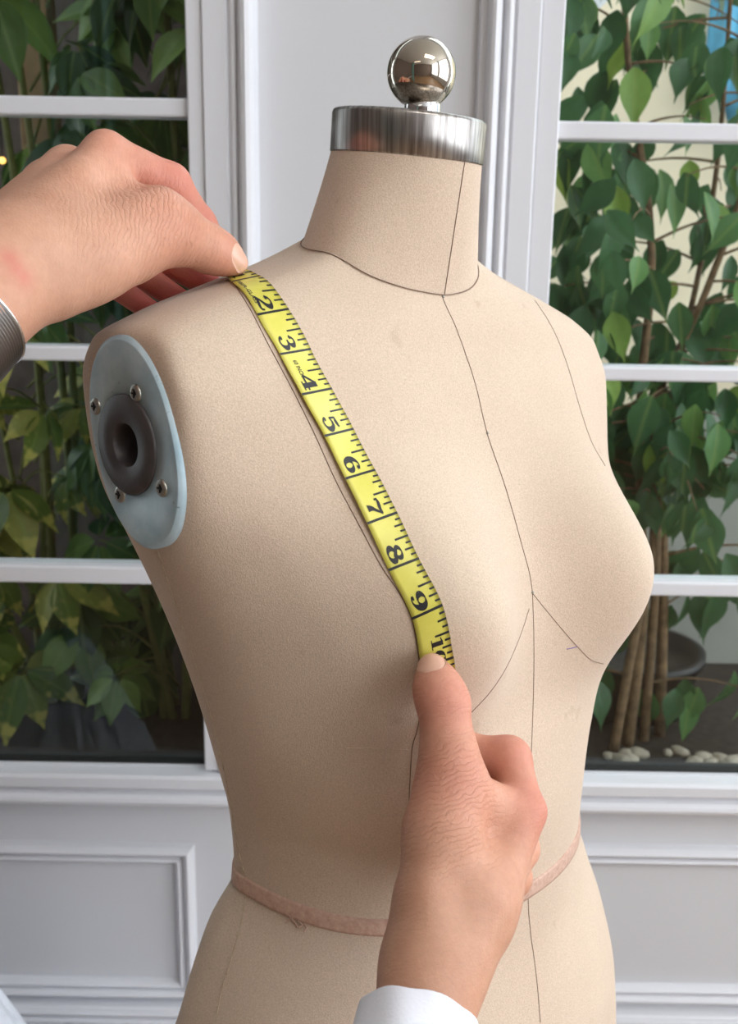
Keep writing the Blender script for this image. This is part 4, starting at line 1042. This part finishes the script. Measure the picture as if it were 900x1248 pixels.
# --- blue cloth hanging on the cream wall
V = []; F = []; nx, nz = 16, 14
for k in range(nz + 1):
    for i in range(nx + 1):
        u = i / nx; t_ = k / nz
        V.append((0.78 + .24 * u * (1 - .25 * t_), 2.66 + .012 * math.sin(u * 19 + t_), 2.35 - .80 * t_ + .05 * math.sin(u * 9)))
F = grid_faces(nz + 1, nx + 1, False)
o = mesh_obj('hanging_cloth', V, F, BLUE); md = o.modifiers.new('thick', 'SOLIDIFY'); md.thickness = .004
tag(o, 'pale blue cloth hanging in front of the cream wall', 'cloth')
# --- white handrail slanting at the upper left corner of the right window
b = bmesh.new(); box(b, -.5, .5, -.02, .02, -.035, .035, .004)
o = bm_obj('handrail', b, WHITE, None, False, (.22, 2.45, 1.55)); o.rotation_euler = (0, math.radians(-42), 0)
tag(o, 'white slanting handrail behind the fig at the window corner', 'handrail')
# --- umbrella plants behind the left window
umb_leaf = leaf_mesh('umbrella_leaflet', .108, .058, SCHEF, .06, .22, .30)
umb_leafv = leaf_mesh('variegated_leaflet', .105, .054, SCHEFV, .06, .22, .30)
def umbrella_plant(cx, cy, ztop, n_heads, spread, me, label, seed, zlo=.42):
    r = random.Random(seed)
    base = Vector((cx, cy, .37))
    root = empty('umbrella_plant', tuple(base), label, 'plant')
    stems = []
    for k in range(3):
        a = r.uniform(0, 6.28); tp = Vector((cx + .10 * math.cos(a), cy + .06 * math.sin(a), ztop - .1 * k))
        mid = (base + tp) / 2 + Vector((r.uniform(-.04, .04), 0, 0))
        branch('stem', [tuple(base + Vector((.02 * k - .02, 0, -.02))), tuple(mid), tuple(tp)], .009, .005, root, base, STEM, 6, 14)
        stems.append([base, mid, tp])
    for h in range(n_heads):
        st = r.choice(stems); t_ = r.uniform(.1, 1.0)
        zz = zlo + (ztop - zlo) * (h + r.random()) / n_heads
        p0 = Vector((cx + r.gauss(0, .03), cy + r.gauss(0, .03), zz))
        a = r.uniform(math.pi * .95, math.pi * 2.05) if r.random() < .8 else r.uniform(0, math.pi)
        hub = p0 + Vector((math.cos(a) * spread * r.uniform(.5, 1.15), math.sin(a) * spread * .75, r.uniform(.02, .12)))
        hub.y = max(hub.y, 1.47); hub.x = min(hub.x, -.16)
        branch('petiole', [tuple(p0 - Vector((0, 0, .03))), tuple((p0 + hub) / 2 + Vector((0, 0, .02))), tuple(hub)], .0025, .0016, root, base, STEM, 5, 8)
        nl = r.choice((6, 7, 7, 8)); tilt = Vector((r.gauss(0, .35), -.55 + r.gauss(0, .25), .75)).normalized()
        ax1 = tilt.orthogonal().normalized(); ax2 = tilt.cross(ax1); sc_ = r.uniform(.7, 1.2)
        for q in range(nl):
            an = 2 * math.pi * q / nl + r.uniform(-.15, .15)
            d = ax1 * math.cos(an) + ax2 * math.sin(an)
            d = (d * .9 - tilt * r.uniform(.05, .5) + Vector((0, 0, -.25))).normalized()
            pl = hub - base + d * .012
            e_ = hub + d * .1 * sc_
            if e_.y < 1.415: d.y = abs(d.y) * .3; d.normalize()
            place(me, 'leaflet', root, pl, d, tilt, sc_ * r.uniform(.8, 1.1))
umbrella_plant(-.62, 1.86, 1.05, 20, .17, umb_leafv, 'variegated yellow and green umbrella plant low at the left frame edge', 3)
umbrella_plant(-.36, 1.80, 1.15, 26, .15, umb_leaf, 'dark green umbrella plant in the lower panes beside the dress form', 4)
umbrella_plant(-.58, 1.88, 1.80, 18, .18, umb_leaf, 'tall green umbrella plant in the upper panes at far left', 5, 1.05)
umbrella_plant(-.37, 1.86, 1.85, 22, .15, umb_leaf, 'tall green umbrella plant in the upper panes near the window stile', 6, 1.1)
b = bmesh.new(); box(b, -.030, .030, -.03, .03, 0, 1.25, .002)
tag(bm_obj('timber_post', b, TIMBER, None, False, (-.62, 2.05, 1.37)), 'pale square timber post among the leaves at upper left', 'post')
sl = empty('string_light', (-.551, 1.62, 1.352))
bm = bmesh.new(); bmesh.ops.create_uvsphere(bm, u_segments=12, v_segments=8, radius=.005)
bm_obj('bulb', bm, LAMPM, sl, True)
mesh_obj('cord', *tube([(0, 0, .004), (.002, .004, .2), (.0, .01, .6), (.0, .012, 1.398)], .0012, 6), POT, sl)
tag(sl, 'tiny orange string light glowing among the leaves at left edge', 'bulb')
# --- white tulle skirt standing at the lower left
V = []; nz, nt = 24, 160
for k in range(nz + 1):
    t_ = k / nz; z = .56 - .56 * t_
    for j in range(nt):
        a = 2 * math.pi * j / nt
        r_ = (.035 + .135 * t_ ** .75 + .10 * t_) * (1 + .06 * math.sin(a * 17 + 2 * t_) + .025 * math.sin(a * 41))
        V.append((r_ * math.cos(a), r_ * math.sin(a), z))
tul = empty('tulle_skirt', (-.545, .98, 0), 'white tulle skirt hanging at the lower left frame corner', 'skirt')
mesh_obj('skirt_layer', V, grid_faces(nz + 1, nt), TULLE, tul)
r = random.Random(9); V = []; F = []
for i in range(240):
    a = r.uniform(-1.2, .9); t_ = r.uniform(.1, 1); z = .56 - .56 * t_; rr = .035 + .135 * t_ ** .75 + .10 * t_
    p = Vector((rr * math.cos(a), rr * math.sin(a), z)); d = Vector((math.cos(a), math.sin(a), r.uniform(-.6, .8)))
    P = [p + d * .004 * k + Vector((r.gauss(0, .002), r.gauss(0, .002), -.0015 * k * k)) for k in range(5)]
    v, f = tube(P, .0004, 4); F += [tuple(q + len(V) for q in ff) for ff in f]; V += v
o = mesh_obj('loose_fibre', V, F, TULLE, tul); o['kind'] = 'stuff'

# --- unseen pale teal curtain, added behind the camera to mirror in the left window
V = []
for k in range(13):
    for i in range(61):
        u = i / 60
        V.append((-1.22 + .30 * u, -1.2 + .02 * math.sin(u * 50) , .02 + 2.2 * k / 12))
o = mesh_obj('curtain', V, grid_faces(13, 61, False), plain('teal_curtain_cloth', srgb(150, 190, 184), 0.9)); md = o.modifiers.new('thick', 'SOLIDIFY'); md.thickness = .003
tag(o, 'pale teal curtain added behind the camera to give a faint band mirrored in the left window', 'curtain')
